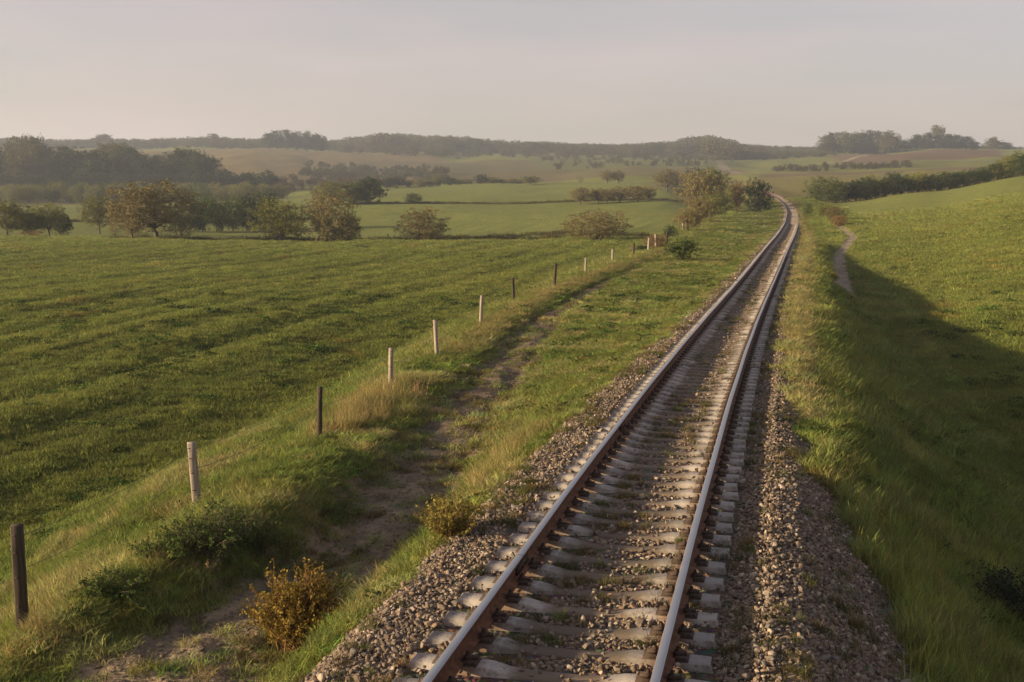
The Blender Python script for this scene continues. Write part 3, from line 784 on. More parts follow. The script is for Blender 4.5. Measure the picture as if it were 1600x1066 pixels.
pmk = np.exp(-(np.abs(-s - pc_of(Y)) / path_w(Y)) ** 5)
low = np.where((pcd < 1.25), .5, np.where(-s < pc_of(Y) + path_w(Y) + 1.0, np.where(Y > 19, .45, .65), 1.0)) * np.interp(-s, [1.5, 2.6, 3.2], [.6, 1, 1])
hg = low * (1 + .55 * n1) * np.interp(d, [6, 40, 200], [.95, 1.0, 1.1])
put('verge_grass', X, Y, midg, np.maximum(hg, .25), vary(c, len(X)), wide=np.interp(d, [5, 12, 30, 130, 240], [1, 1.2, 2.0, 5.5, 9]))

# right verge
X, Y = verge_pts(26000, 5.5, 240, lambda n, Y: 1.45 + RS.rand(n) ** 1.1 * 5.5)
s, g, pm, fpm = clear_of_track(X, Y); k = ~g & ~fpm
X, Y, s = X[k], Y[k], s[k]; d = np.hypot(X, Y); n1 = fbm(X / 2.2, Y / 2.2, 62, 3); n2 = fbm(X / .7, Y / .7, 72, 2)
f = sstep(-.35, .35, n1)[:, None]; c = lush * (1 - f) + oliv * f
f = (sstep(.0, .5, n2 + .5 * n1 + (sstep(2.35, 1.85, s) * sstep(12, 24, Y) * .9)) * np.where((s < 2.2) & (Y > 18), .85, .3))[:, None]; c = c * (1 - f) + dryc * np.array([.85, .88, .8]) * f
hg = np.interp(s, [1.4, 2.0, 3.0, 6], [.55, .75, 1.1, 1.0]) * (1 + .6 * n1)
put('embankment_grass', X, Y, midg, np.maximum(hg, .3), vary(c, len(X)), wide=np.interp(d, [5, 12, 30, 130, 240], [1, 1.2, 2.0, 5, 8]))

# tall pale grass on the bank between track and fence, and beside the ballast
def tall_line(n, y0, y1, sf, w, ps=1.0):
    Y = y0 * (y1 / y0) ** RS.rand(n); s = sf(Y) + RS.normal(0, 1, n) * w
    m = track_slope(Y); k = 1 / np.sqrt(1 + m * m); return track_x(Y) + s * k, Y - s * m * k
parts_ = [tall_line(1700, 30, 80, lambda Y: -(pc_of(Y) + path_w(Y) + .75), .42),
          tall_line(190, 19.5, 25, lambda Y: -(pc_of(Y) + path_w(Y) + 1.1), .36),
          tall_line(600, 7, 40, lambda Y: -(fc_of(Y) + .3), .7),
          tall_line(900, 40, 140, lambda Y: -(fc_of(Y) + .3), .8),
          tall_line(260, 14.0, 18.5, lambda Y: -2.55 + 0 * Y, .22),
          tall_line(700, 24, 120, lambda Y: 2.0 + 0 * Y, .25)]
X = np.concatenate([p[0] for p in parts_]); Y = np.concatenate([p[1] for p in parts_])
hh = np.concatenate([np.full(len(p[0]), q) for p, q in zip(parts_, (.36, .8, .32, .4, .6, .42))])
s, g, pm, fpm = clear_of_track(X, Y); k = (pm < .4) & ~g; X, Y, hh = X[k], Y[k], hh[k]; d = np.hypot(X, Y)
f = RS.rand(len(X))[:, None] ** .7
c = np.array([.17, .18, .05]) * (1 - f) + np.array([.36, .28, .13]) * f
put('dry_grass', X, Y, tall, hh * RS.uniform(.7, 1.2, len(X)), vary(c, len(X), .15, .06), wide=np.interp(d, [5, 20, 60, 140], [1, 1.2, 2.2, 4]))

# weeds: dark leafy patches, on bank, in the fields and between the sleepers
X, Y = wedge(9000, 6, 60, .5)
s, g, pm, fpm = clear_of_track(X, Y); nz = fbm(X / 1.1, Y / 1.1, 161, 3)
k = ~g & (pm < .3) & (nz > .22); X, Y = X[k], Y[k]; d = np.hypot(X, Y)
put('leafy_weeds', X, Y, weed, np.interp(d, [5, 60], [.7, 1.4]), vary((.055, .085, .02), len(X)), wide=np.interp(d, [5, 60], [.9, 2.2]))
X, Y = verge_pts(5200, 6, 90, lambda n, Y: RS.uniform(-2.1, 2.6, n))
s, g, pm, fpm = clear_of_track(X, Y); nz = fbm(X / .6, Y / 1.2, 171, 3)
ph = np.interp(Y, arc, np.arange(len(arc))); fr = np.abs(ph - np.round(ph)) * SP
k = g & ((fr > .13) | (np.abs(s) > HL)) & (np.abs(np.abs(s) - .75) > .08) & ((nz > .12) | (RS.rand(len(X)) < .08))
X, Y, s = X[k], Y[k], s[k]; d = np.hypot(X, Y)
f = RS.rand(len(X))[:, None]; c = np.array([.07, .08, .022]) * (1 - f) + np.array([.16, .13, .06]) * f
put('ballast_weeds', X, Y, midg, np.full(len(X), .42), vary(c, len(X)), lift=.01, wide=np.interp(d, [5, 15, 60], [.5, .6, 1.6]))
# stray tufts and dead stalks on the dirt track
X, Y = verge_pts(1500, 7, 60, lambda n, Y: -pc_of(Y) + RS.uniform(-1.3, 1.3, n)); nz = fbm(X / .8, Y / .8, 181, 3)
k = nz > .18; X, Y = X[k], Y[k]; c = vary((.14, .12, .045), len(X)); d = np.hypot(X, Y)
put('track_tufts', X, Y, midg, np.full(len(X), .45), c, wide=np.interp(d, [7, 60], [.8, 2.2]))
# clods and pebbles on the dirt track
X, Y = verge_pts(7000, 7, 50, lambda n, Y: -pc_of(Y) + RS.normal(0, .7, n))
sz = np.exp(RS.normal(math.log(.012), .5, len(X))) * np.interp(Y, [7, 50], [1, 2]); s, g, pm, fpm = clear_of_track(X, Y); k = pm > .3
X, Y, sz = X[k], Y[k], sz[k]
def clod(j):
    m = stone_small(30 + j); m.materials.clear(); m.materials.append(M_clod); return m
M_clod = simple('clod', (.14, .105, .075), .95, 3, .4)
put('clods', X, Y, make_protos('clod_kinds', [clod(j) for j in range(4)]), sz, None, wide=sz * 1.3)

# ----------------------------------------------------------------- trees
def crown_points(rs, n, shape, lobes, full=0):
    """points inside a lumpy crown, unit height; shape=(z0,z1,rx)"""
    z0, z1, rx = shape; L = []
    for i in range(lobes):
        a = rs.uniform(0, 6.28); t = rs.uniform(.12, .88); rr_ = rx * (.25 + .5 * rs.rand()) * math.sin(math.pi * min(max(t * .8 + .15, 0), 1))
        L.append((rr_ * math.cos(a), rr_ * math.sin(a), z0 + (z1 - z0) * t, rx * rs.uniform(.28, .5), (z1 - z0) * rs.uniform(.13, .24)))
    L = np.array(L); k = rs.randint(0, lobes, n); v = rs.normal(size=(n, 3)); v /= np.linalg.norm(v, axis=1)[:, None]
    r = rs.rand(n) ** .4
    P = L[k, :3] + v * r[:, None] * np.stack([L[k, 3], L[k, 3], L[k, 4]], 1)
    if full:
        g = rs.rand(n) < full; zc = z0 + (z1 - z0) * .5; ph_ = rs.uniform(0, 6, 3)
        az_ = np.arctan2(v[:, 1], v[:, 0]); lump = 1 + .13 * np.sin(3 * az_ + ph_[0] + 3 * v[:, 2]) + .10 * np.sin(5 * az_ + ph_[1] - 4 * v[:, 2])
        rad = (rs.rand(n) ** .33 * lump)[:, None]
        E = np.array([0, 0, zc]) + v * rad * np.array([rx * .92, rx * .92, (z1 - z0) * .5]); low = E[:, 2] < zc
        E[low, :2] *= 1.08
        P[g] = E[g]
    P[:, 2] = np.clip(P[:, 2], z0 * .8 + .01, 1.02)
    top = P[:, 2].max(); P[:, 2] = z0 + (P[:, 2] - z0) * (1 - z0) / max(top - z0, .1)
    w = np.percentile(np.abs(P[:, :2]), 99); P[:, :2] *= rx / w
    return P, L
def make_tree(seed, z0, rx, lobes, nclump, per, leaf, trunk_r=.022, stems=1, cl=.05, full=.45):
    rs = np.random.RandomState(seed)
    P, L = crown_points(rs, nclump, (z0, 1.0, rx), lobes, full)
    tb = MB()
    for q in range(stems):
        off = np.array([0, 0, 0.]) if stems == 1 else np.array([rs.normal() * .05, rs.normal() * .05, 0])
        fork = off + np.array([rs.normal() * .02, rs.normal() * .02, max(z0 * 1.25, .06)])
        tb.tube([off + [0, 0, -.04], off + [0, 0, .01], off * .8 + fork * .5, fork], np.array([1.5, 1.15, .95, .85]) * trunk_r, 7)
        for li in range(len(L)):
            if stems > 1 and li % stems != q: continue
            e = L[li, :3]; mid = fork + (e - fork) * .5 + np.array([rs.normal() * .03, rs.normal() * .03, -.02]); r0 = trunk_r * .55
            tb.tube([fork - [0, 0, .01], mid, e], [r0, r0 * .6, r0 * .25], 5)
            idx = rs.choice(len(P), 9)
            for pz in P[idx]:
                if np.linalg.norm(pz - e) < rx * .9:
                    tb.tube([mid + (e - mid) * rs.rand(), .5 * (e + pz) + rs.normal(size=3) * .015, pz], [r0 * .3, r0 * .18, r0 * .08], 3)
    n = nclump * per
    C = np.repeat(P, per, 0) + rs.normal(0, cl * .6, (n, 3)) * [1, 1, .8]
    d = rs.normal(size=(n, 3)); d /= np.linalg.norm(d, axis=1)[:, None]
    u = np.cross(d, rs.normal(size=(n, 3))); u /= np.linalg.norm(u, axis=1)[:, None]
    l = leaf * rs.uniform(.5, 1.3, n)[:, None]
    V = np.stack([C - d * l * .5, C + u * l * .32, C + d * l * .5, C - u * l * .32], 1).reshape(-1, 3)
    V[:, 2] = np.maximum(V[:, 2], .0)
    F = (np.arange(n)[:, None] * 4 + np.arange(4)[None, :])
    lv = np.clip(np.repeat(rs.rand(nclump), per) * .55 + rs.rand(n) * .45, 0, 1)
    return tb, V, F, np.repeat(lv, 4)
def tree_meshes(name, *a, **k):
    tb, V, F, lv = make_tree(*a, **k)
    t = tb.build(name + '_trunk', [M_bark], True); c = mesh_np(name + '_crown', V, F, [M_leaf]); add_f(c, 'lv', lv); return t, c
K = {}
K['orchard'] = [tree_meshes('orchard', 300 + i, .17, .52, 13, 400, 26, .030, trunk_r=.026, full=.68) for i in range(4)]
K['bush'] = [tree_meshes('bush', 320 + i, .03, .52, 14, 430, 25, .030, trunk_r=.016, stems=3, full=.7) for i in range(4)]
K['dark'] = [tree_meshes('dark', 340 + i, .06, .50, 11, 330, 26, .038, trunk_r=.02, stems=1, full=.65) for i in range(3)]
K['tall'] = [tree_meshes('tall', 360 + i, .06, .42, 16, 420, 22, .033, trunk_r=.022) for i in range(4)]
K['thin'] = [tree_meshes('thin', 380 + i, .12, .5, 10, 240, 14, .026, trunk_r=.022) for i in range(3)]
COLS = {'brown': (.185, .155, .07), 'olive': (.165, .165, .05), 'green': (.09, .12, .036), 'dark': (.032, .05, .022), 'rust': (.21, .135, .06),
        'ever': (.010, .022, .011), 'scrub': (.18, .18, .065), 'wood': (.035, .05, .024), 'woodb': (.09, .09, .036), 'yellow': (.24, .20, .04)}
def ground_under(px, Y): return (px - CX) / F_PX * Y
def tree(px, top, w, Y, kind, colr, label, group=None, name='tree', cat='tree', zoff=0, base_py=None):
    """position given by its bearing and its distance; height from how high it stands on the land there"""
    if Y is None: _, Y, _ = at_px(px, base_py)
    X = (px - CX) / F_PX * (Y * math.cos(PITCH) + 0)
    X = (px - CX) / F_PX * Y
    z = _gs(X, Y); H = CAM_H + slope_y(top) * Y - z
    H = max(H, .25); Wd = w * 1.15 / F_PX * Y
    tm, cm = random.choice(K[kind])
    e = link(bpy.data.objects.new(name, None)); e.location = (X, Y, z - .02)
    rz = random.uniform(0, 6.28); e.rotation_euler = (0, 0, rz)
    k = Wd / 1.0; e.scale = (k, k, H)
    if cat: tag(e, label, cat, group)
    t = link(bpy.data.objects.new('trunk', tm), e); c = link(bpy.data.objects.new('crown', cm), e)
    b = np.array(COLS[colr]) * math.exp(random.gauss(0, .08)); c.color = (*b, 1)
    return e
T = tree
ORD = 'first second third fourth fifth sixth seventh eighth ninth tenth eleventh twelfth thirteenth fourteenth fifteenth sixteenth seventeenth eighteenth nineteenth twentieth'.split()
ORD += ['twenty-' + o for o in ORD[:9]]
# along the end of the near field
T(247, 282, 118, 128, 'orchard', 'brown', 'largest spreading brown tree with a forked trunk at the far edge of the left field', name='orchard_tree')
T(209, 309, 62, 129, 'orchard', 'brown', 'smaller brown tree leaning against the left side of the largest brown field tree', name='orchard_tree')
T(286, 343, 42, 128, 'thin', 'brown', 'low sparse twiggy shrub at the right foot of the largest brown tree', name='shrub', cat='shrub')
T(158, 307, 50, 158, 'orchard', 'olive', 'small round olive tree standing alone left of the large brown trees', name='orchard_tree')
T(14, 312, 58, 138, 'orchard', 'olive', 'olive tree with pale trunk at the far left edge of the picture', name='orchard_tree')
T(47, 327, 50, 141, 'dark', 'green', 'dark green bushy tree between the two olive trees at far left', name='tree')
T(80, 317, 46, 143, 'orchard', 'olive', 'olive tree right of the dark bushy tree at far left', name='orchard_tree')
T(100, 332, 26, 146, 'dark', 'dark', 'small dark tree closing the right end of the far left clump', name='tree')
T(50, 358, 34, 131, 'thin', 'rust', 'low reddish brushwood heap under the far left trees', name='shrub', cat='shrub')
T(437, 308, 72, 127, 'bush', 'olive', 'leftmost of three big field-edge bushes, olive and reaching the ground', name='bush', cat='bush')
T(518, 300, 76, 127, 'bush', 'brown', 'middle of three big field-edge bushes, brown with a stepped right side', name='bush', cat='bush')
T(545, 338, 34, 129, 'bush', 'olive', 'low olive shrub tucked against the right side of the middle big bush', name='shrub', cat='shrub')
T(660, 323, 66, 127, 'bush', 'brown', 'rightmost of three big field-edge bushes, round and brown', name='bush', cat='bush')
T(933, 328, 86, 121, 'bush', 'brown', 'wide low reddish brown bush at the right end of the field edge', name='bush', cat='bush')
T(182, 352, 16, 135, 'thin', 'brown', 'tiny twiggy sapling at left foot of the large brown trees', name='shrub', cat='shrub')
# dark hedge behind the big brown tree
for i, (x, t, w, cc) in enumerate(((296, 309, 40, 'dark'), (318, 302, 38, 'green'), (344, 306, 36, 'green'), (368, 305, 36, 'green'), (390, 303, 30, 'dark'), (408, 300, 32, 'green'), (425, 303, 26, 'dark'))):
    T(x, t, w, 176 + i * 2, 'bush', cc, ORD[i] + ' tree from the left in the green row right of the largest brown tree', 'hedge row behind the brown tree', name='hedge_tree')
T(523, 283, 58, 262, 'orchard', 'olive', 'olive tree at the left of the dark pair behind the middle bush', name='tree')
T(556, 285, 44, 264, 'dark', 'green', 'green tree in the middle of the clump behind the middle bush', name='tree')
T(580, 277, 44, 266, 'dark', 'dark', 'dark round tree at the right end of the clump behind the middle bush', name='tree')
T(647, 302, 26, 262, 'dark', 'green', 'small solitary green tree on the boundary line of the middle pasture', name='tree')
for i, (x, t, w, lab) in enumerate(((906, 292, 30, 'leftmost'), (934, 294, 32, 'second'), (947, 296, 26, 'third'), (967, 291, 36, 'fourth'), (995, 290, 36, 'fifth and widest'), (1013, 291, 20, 'last small'))):
    T(x, t, w, 246 + (i % 2) * 3, 'orchard', 'brown', lab + ' brown orchard tree in the short row on the middle pasture', 'orchard row on the middle pasture', name='orchard_tree')
T(1096, 264, 70, 190, 'orchard', 'brown', 'largest olive brown tree beside the grassy bank left of the railway', name='tree')
T(1112, 262, 40, 205, 'orchard', 'green', 'green tree crown rising behind the largest bankside tree', name='tree')
T(1149, 283, 26, 188, 'orchard', 'rust', 'small reddish tree between the large olive tree and the dark evergreen', name='tree')
T(1137, 294, 16, 186, 'bush', 'scrub', 'small yellowish bush left of the reddish tree on the bank', name='bush', cat='bush')
T(1181, 278, 40, 180, 'bush', 'ever', 'compact very dark evergreen tree beside the railway bend', name='evergreen_tree')
T(1073, 325, 38, 112, 'orchard', 'brown', 'brown round tree nearest the camera in the bankside fence row', name='tree')
T(1093, 309, 36, 136, 'orchard', 'brown', 'brown tree second in the bankside fence row', name='tree')
T(1108, 303, 36, 150, 'orchard', 'olive', 'olive tree third in the bankside fence row below the largest tree', name='tree')
T(1122, 300, 28, 165, 'bush', 'green', 'dark shaded bush at the foot of the largest bankside tree', name='bush', cat='bush')
T(1040, 265, 38, 325, 'orchard', 'brown', 'brown tree standing left of the largest bankside tree, farther off', name='tree')
T(1083, 262, 38, 350, 'dark', 'dark', 'dark hedge bush just left above the largest bankside tree', name='bush', cat='bush')
T(1062, 266, 22, 350, 'thin', 'rust', 'small reddish bush beside the dark hedge bush in mid distance', name='bush', cat='bush')
T(829, 275, 30, 395, 'orchard', 'olive', 'solitary olive tree at the right end of the distant pasture hedge', name='tree')
T(948, 266, 20, 410, 'orchard', 'brown', 'left one of a distant pair of small brown trees on the pasture crest', name='tree')
T(965, 266, 18, 410, 'orchard', 'brown', 'right one of a distant pair of small brown trees on the pasture crest', name='tree')
T(905, 274, 12, 415, 'thin', 'brown', 'tiny lone brown shrub on the pasture crest', name='shrub', cat='shrub')
for i, (x, t) in enumerate(((606, 279), (622, 276), (640, 280), (657, 278), (672, 281), (684, 274), (703, 276), (716, 280), (729, 279), (752, 272), (771, 276), (786, 280), (800, 277), (812, 281))):
    T(x, t, random.uniform(18, 25), 418 + i % 3 * 3, random.choice(['dark', 'bush', 'bush']), random.choice(['green', 'brown', 'olive', 'dark']), ORD[i] + ' small tree from the left in the hedge on the middle pasture crest', 'distant pasture hedge trees', name='hedge_tree')
# dark wood at far left
for i, (x, t, w, cc) in enumerate(((-12, 236, 60, 'wood'), (18, 224, 60, 'woodb'), (45, 215, 66, 'woodb'), (62, 213, 50, 'woodb'), (82, 229, 54, 'wood'), (108, 230, 56, 'wood'), (132, 231, 50, 'wood'), (158, 236, 46, 'wood'), (176, 224, 50, 'woodb'), (190, 221, 48, 'woodb'), (210, 231, 46, 'wood'), (228, 238, 40, 'wood'),
        (250, 243, 46, 'wood'), (272, 238, 44, 'wood'), (293, 229, 50, 'wood'), (314, 234, 48, 'wood'), (335, 243, 44, 'wood'), (30, 246, 60, 'wood'), (95, 247, 60, 'wood'), (150, 250, 60, 'wood'), (215, 250, 50, 'wood'), (305, 250, 60, 'wood'))):
    T(x, t, w, 455 + (i * 37 % 50), 'tall', cc, 'tall dark tree in the dense wood at the far left', 'dense wood at far left', name='woodland_tree')
for i in range(24):
    x = -20 + i * 19; T(x + random.uniform(-5, 5), random.uniform(264, 272) if x > 345 else 272, 34, 445, 'dark', 'wood' if x < 345 else 'dark', 'low dark bush in the understorey belt below the far left wood', 'understorey bushes', name='bush', cat='bush') if x < 440 else None
for i in range(46):
    x = -30 + i * 10.5
    T(x + random.uniform(-4, 4), random.uniform(283, 293), random.uniform(20, 30), random.uniform(345, 372), 'bush', random.choice(['scrub', 'scrub', 'olive', 'green']), 'scrubby olive bush in the long hedge between the left fields and the dark wood', 'scrub hedge before the dark wood', name='hedge_bush', cat='bush')
# right-hand hedge climbing the field
hz = [(1284, 276, 40, 'green'), (1302, 284, 26, 'olive'), (1318, 284, 26, 'dark'), (1334, 281, 24, 'dark'), (1350, 277, 30, 'dark'), (1354, 272, 18, 'olive'), (1366, 282, 24, 'dark'), (1378, 276, 24, 'olive'), (1392, 269, 30, 'dark'), (1406, 277, 26, 'dark'),
      (1421, 272, 26, 'green'), (1431, 267, 22, 'olive'), (1446, 272, 28, 'dark'), (1462, 268, 24, 'olive'), (1476, 268, 30, 'dark'), (1490, 268, 24, 'dark'), (1504, 265, 28, 'green'), (1520, 263, 28, 'dark'), (1535, 257, 26, 'green'), (1548, 255, 28, 'dark'), (1562, 246, 30, 'olive'), (1574, 241, 28, 'olive'), (1586, 236, 30, 'green'), (1600, 238, 30, 'dark'), (1616, 232, 32, 'green'), (1632, 230, 32, 'dark')]
for i, (x, t, w, cc) in enumerate(hz):
    Yh = np.interp(x, [1280, 1400, 1500, 1600, 1640], [208, 212, 212, 206, 204])
    T(x, t, w * 1.2, float(Yh) + random.uniform(-2, 2), 'bush', cc, 'leftmost round green tree where the right-hand hedge begins' if i == 0 else ORD[i] + ' bushy tree from the left in the hedge climbing the right field', None if i == 0 else 'hedge climbing the right field', name='hedge_tree')
# skyline clumps
sk = [(1284, 211, 30), (1297, 207, 34), (1312, 206, 30), (1328, 206, 32), (1345, 204, 32), (1362, 205, 30), (1380, 204, 34), (1392, 212, 26), (1291, 222, 40), (1340, 222, 44), (1385, 222, 40)]
for q, (x, t, w) in enumerate(sk): T(x, t, w, 880 + (x * 7 % 30), 'tall', 'wood' if x % 2 else 'woodb', (ORD[q] + ' hazy tree from the left in the left skyline clump above the right brown hill') if q < 8 else ('left', 'middle', 'right')[q - 8] + ' of the low hazy trees at the foot of the left skyline clump', 'left skyline clump at right', name='skyline_tree')
for q, (x, t, w) in enumerate(((1405, 219, 30), (1424, 210, 30), (1440, 208, 28), (1470, 210, 28), (1485, 211, 26), (1500, 213, 24), (1512, 221, 22), (1450, 220, 40), (1485, 222, 36))):
    T(x, t, w, 880 + (x * 7 % 30), 'tall', 'wood', (ORD[q] + ' hazy tree from the left in the middle skyline clump above the right brown hill') if q < 7 else ('left', 'right')[q - 7] + ' of two low hazy trees at the foot of the middle skyline clump', 'middle skyline clump at right', name='skyline_tree')
T(1456, 196, 24, 878, 'tall', 'woodb', 'tallest tree poking out of the middle skyline clump at right', name='skyline_tree')
T(1541, 214, 26, 860, 'tall', 'woodb', 'taller left tree of the small skyline group above the right hedge', name='skyline_tree')
T(1558, 222, 26, 860, 'tall', 'wood', 'lower right tree of the small skyline group above the right hedge', name='skyline_tree')
for q, (x, t, w) in enumerate(((424, 207, 22), (437, 204, 26), (452, 203, 26), (468, 205, 26), (484, 205, 26), (498, 208, 24), (508, 213, 16))):
    T(x, t, w, 930, 'tall', 'wood', ORD[q] + ' hazy tree from the left in the flat topped skyline clump left of centre', 'skyline clump left of centre', name='skyline_tree')
T(172, 209, 30, 1050, 'tall', 'wood', 'round crowned hazy tree standing above the far left skyline woods', name='skyline_tree')
T(340, 209, 22, 1050, 'tall', 'wood', 'small pointed hazy tree above the skyline woods left of the flat clump', name='skyline_tree')
# right of the railway
T(1287, 319, 28, None, 'bush', 'olive', 'olive brown bush on the right side of the railway bend', name='bush', cat='bush', base_py=341)
T(1302, 322, 28, None, 'bush', 'brown', 'brown bush in the middle of the group right of the railway bend', name='bush', cat='bush', base_py=347)
T(1308, 336, 20, None, 'bush', 'rust', 'small orange bush nearest the footpath right of the railway bend', name='bush', cat='bush', base_py=354)
T(1259, 315, 14, 150, 'bush', 'green', 'tiny dark bush close to the rails at the right of the bend', name='bush', cat='bush')
T(1299, 424, 22, None, 'bush', 'yellow', 'yellow green tussock left of the footpath on the right slope', name='tussock', cat='bush', base_py=440)
# left verge
T(1067, 370, 46, None, 'dark', 'green', 'round green bush on the grass verge left of the rails', name='bush', cat='bush', base_py=407)
T(1026, 366, 34, 84, 'bush', 'rust', 'reddish bush growing round the fence posts at the end of the near fence', name='bush', cat='bush')
T(1047, 351, 18, 100, 'bush', 'dark', 'small dark green bush behind the reddish bush at the fence end', name='bush', cat='bush')
T(1004, 383, 22, 82, 'dark', 'dark', 'dark low bush in the ditch beside the last near fence posts', name='bush', cat='bush')
T(1084, 462, 20, None, 'dark', 'green', 'small dark weed clump at the edge of the gravel left of the rails', name='weed_clump', cat='plant', base_py=470)
# hillside scrub, woods: uncountable masses
def wood_proto(i):
    tb, V, F, lv = make_tree(500 + i, .05, .5, 12, 120, 9, .085)
    me = mesh_np('wood', V, F, [M_leaf_i]); add_f(me, 'lv', lv); return me
wp = make_protos('wood_kinds', [wood_proto(i) for i in range(5)])
def mass(name, pts, hs, tint):
    X = np.array([p[0] for p in pts]); Y = np.array([p[1] for p in pts]); Z = ground(X, Y) - .3
    n = len(X); hs = np.asarray(hs)
    rot = np.zeros((n, 3)); rot[:, 2] = RS.uniform(0, 6.28, n); w = hs * RS.uniform(.85, 1.35, n)
    return scatter(name, np.stack([X, Y, Z], 1), rot, np.stack([w, w, hs], 1), vary(tint, n, .15, .06), wp)
def band(n, px0, px1, y0, y1):
    px = RS.uniform(px0, px1, n); Y = RS.uniform(y0, y1, n); return list(zip((px - CX) / F_PX * Y, Y))
SKX = [-200, 0, 40, 100, 170, 250, 340, 400, 520, 560, 590, 620, 640, 680, 720, 760, 800, 870, 950, 1020, 1060, 1085, 1110, 1130, 1150, 1200, 1250, 1290, 1400, 1600]
SKY_ = [215, 216, 213, 218, 216, 216, 213, 216, 218, 213, 209, 207, 209, 212, 213, 217, 220, 222, 225, 223, 217, 212, 211, 216, 224, 227, 229, 229, 231, 236]
def sky_mass(name, n, px0, px1, y0, y1, tint, lo=.6, low=0.0):
    pts = band(n, px0, px1, y0, y1); X = np.array([p[0] for p in pts]); Y = np.array([p[1] for p in pts])
    top = slope_y_v(np.interp(X / Y * F_PX + CX, SKX, SKY_) + low + RS.uniform(-1.5, 4, n)) * Y + CAM_H
    h = np.clip((top - ground(X, Y)) * RS.uniform(lo, 1, n), 3, 18); mass(name, pts, h, tint)
sky_mass('skyline_wood', 1700, -200, 620, 1000, 1300, (.085, .08, .035))
sky_mass('ridge_wood', 1900, 600, 1290, 1000, 1300, (.08, .082, .035))
sky_mass('lower_ridge_wood', 420, 1100, 1300, 820, 1000, (.09, .085, .035), .4, 6)
sky_mass('right_skyline_wood', 300, 1270, 1600, 900, 1050, (.08, .08, .034))
pts = band(340, 470, 700, 540, 700); pts = [p for p in pts if fbm(np.array([p[0] / 30]), np.array([p[1] / 60]), 8, 2)[0] > -.05]; mass('hillside_scrub', pts, RS.uniform(1.5, 4, len(pts)), (.07, .075, .035))
pts = band(200, 540, 1120, 860, 1000); mass('ridge_edge_scrub', pts, RS.uniform(3, 7, len(pts)), (.08, .08, .038))
pts = band(170, 230, 620, 425, 520); mass('valley_scrub', pts, RS.uniform(1.5, 4.5, len(pts)), (.10, .08, .038))
pts = band(90, 820, 1150, 640, 850); mass('scattered_hill_bushes', pts, RS.uniform(2, 4, len(pts)), (.08, .08, .036))
pts = band(120, 1200, 1420, 500, 560); mass('right_hill_scrub', pts, RS.uniform(1, 3, len(pts)), (.08, .07, .036))
# pasture boundary lines: rough grass left standing along them
def margin(pA, pB, Y0, Y1, n):
    t = RS.rand(n); px = pA + (pB - pA) * t; Y = Y0 + (Y1 - Y0) * t + RS.normal(0, .7, n); return (px - CX) / F_PX * Y, Y
Ms = [margin(180, 1010, 130, 128, 900), margin(430, 1070, 268, 255, 900), margin(100, 480, 200, 212, 400), margin(560, 890, 150, 150, 200)]
X = np.concatenate([m[0] for m in Ms]); Y = np.concatenate([m[1] for m in Ms])
put('boundary_grass', X, Y, farg, RS.uniform(1.5, 5, len(X)), vary((.09, .085, .03), len(X)), wide=RS.uniform(.8, 1.8, len(X)))

# ----------------------------------------------------------------- foreground shrubs
def shrub(px, py, wpx, top, label, leafc, leafsize, nst, name='shrub', twig=None, seed=1, dens=1.0, Y=None):
    if Y is None: X, Y, Z = at_px(px, py)
    else: X = (px - CX) / F_PX * Y; Z = _gs(X, Y)
    H = CAM_H + slope_y(top) * Y - Z; W = wpx / F_PX * Y
    rs = np.random.RandomState(seed)
    e = link(bpy.data.objects.new(name, None)); e.location = (X, Y, Z); tag(e, label, 'shrub')
    tb = MB(); leaves = []
    for i in range(nst):
        a = rs.uniform(0, 6.28); r = math.sqrt(rs.rand()) * W * .5; hh_ = H * (.95 - .45 * (r / (W * .5)) ** 2) * rs.uniform(.65, 1.08)
        b0 = np.array([rs.normal() * .06 * W, rs.normal() * .06 * W, -.03]); tip = np.array([r * math.cos(a), r * math.sin(a), hh_])
        mid = b0 + (tip - b0) * .5 + np.array([rs.normal() * .05, rs.normal() * .05, .05]) * W
        t = np.linspace(0, 1, 6)[:, None]; pts = (1 - t) ** 2 * b0 + 2 * t * (1 - t) * mid + t ** 2 * tip
        pts[1:] += rs.normal(0, .008, (5, 3)); rad = .009 * W
        tb.tube(pts, np.linspace(rad, rad * .25, 6), 4)
        for k in range(9):
            q = rs.uniform(.25, 1); j = min(int(q * 5), 4); p0 = pts[j] + (pts[j + 1] - pts[j]) * (q * 5 - j)
            dd = rs.normal(size=3) * .6 + (tip - b0) / (np.linalg.norm(tip - b0)) * .9; dd /= np.linalg.norm(dd)
            L_ = W * rs.uniform(.08, .2); p1 = p0 + dd * L_; tb.tube([p0, .5 * (p0 + p1) + rs.normal(size=3) * .006, p1], [rad * .35, rad * .25, rad * .15], 3)
            m = int(rs.poisson(11 * dens))
            for _ in range(m): leaves.append(p0 + (p1 - p0) * rs.uniform(.2, 1.15) + rs.normal(0, .014 * W, 3))
    L = np.array(leaves); n = len(L); d = rs.normal(size=(n, 3)); d[:, 2] += .5; d /= np.linalg.norm(d, axis=1)[:, None]
    u = np.cross(d, rs.normal(size=(n, 3))); u /= np.linalg.norm(u, axis=1)[:, None]; l = leafsize * rs.uniform(.5, 1.4, n)[:, None]
    V = np.stack([L - d * l * .5, L + u * l * .3, L + d * l * .5, L - u * l * .3], 1).reshape(-1, 3)
    F = np.arange(n)[:, None] * 4 + np.arange(4)[None, :]; cm = mesh_np('foliage', V, F, [M_leaf]); add_f(cm, 'lv', np.repeat(rs.rand(n), 4))
    link(bpy.data.objects.new('stem', tb.build('stem', [twig or M_bark])), e)
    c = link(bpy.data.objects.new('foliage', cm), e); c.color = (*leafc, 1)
    return e
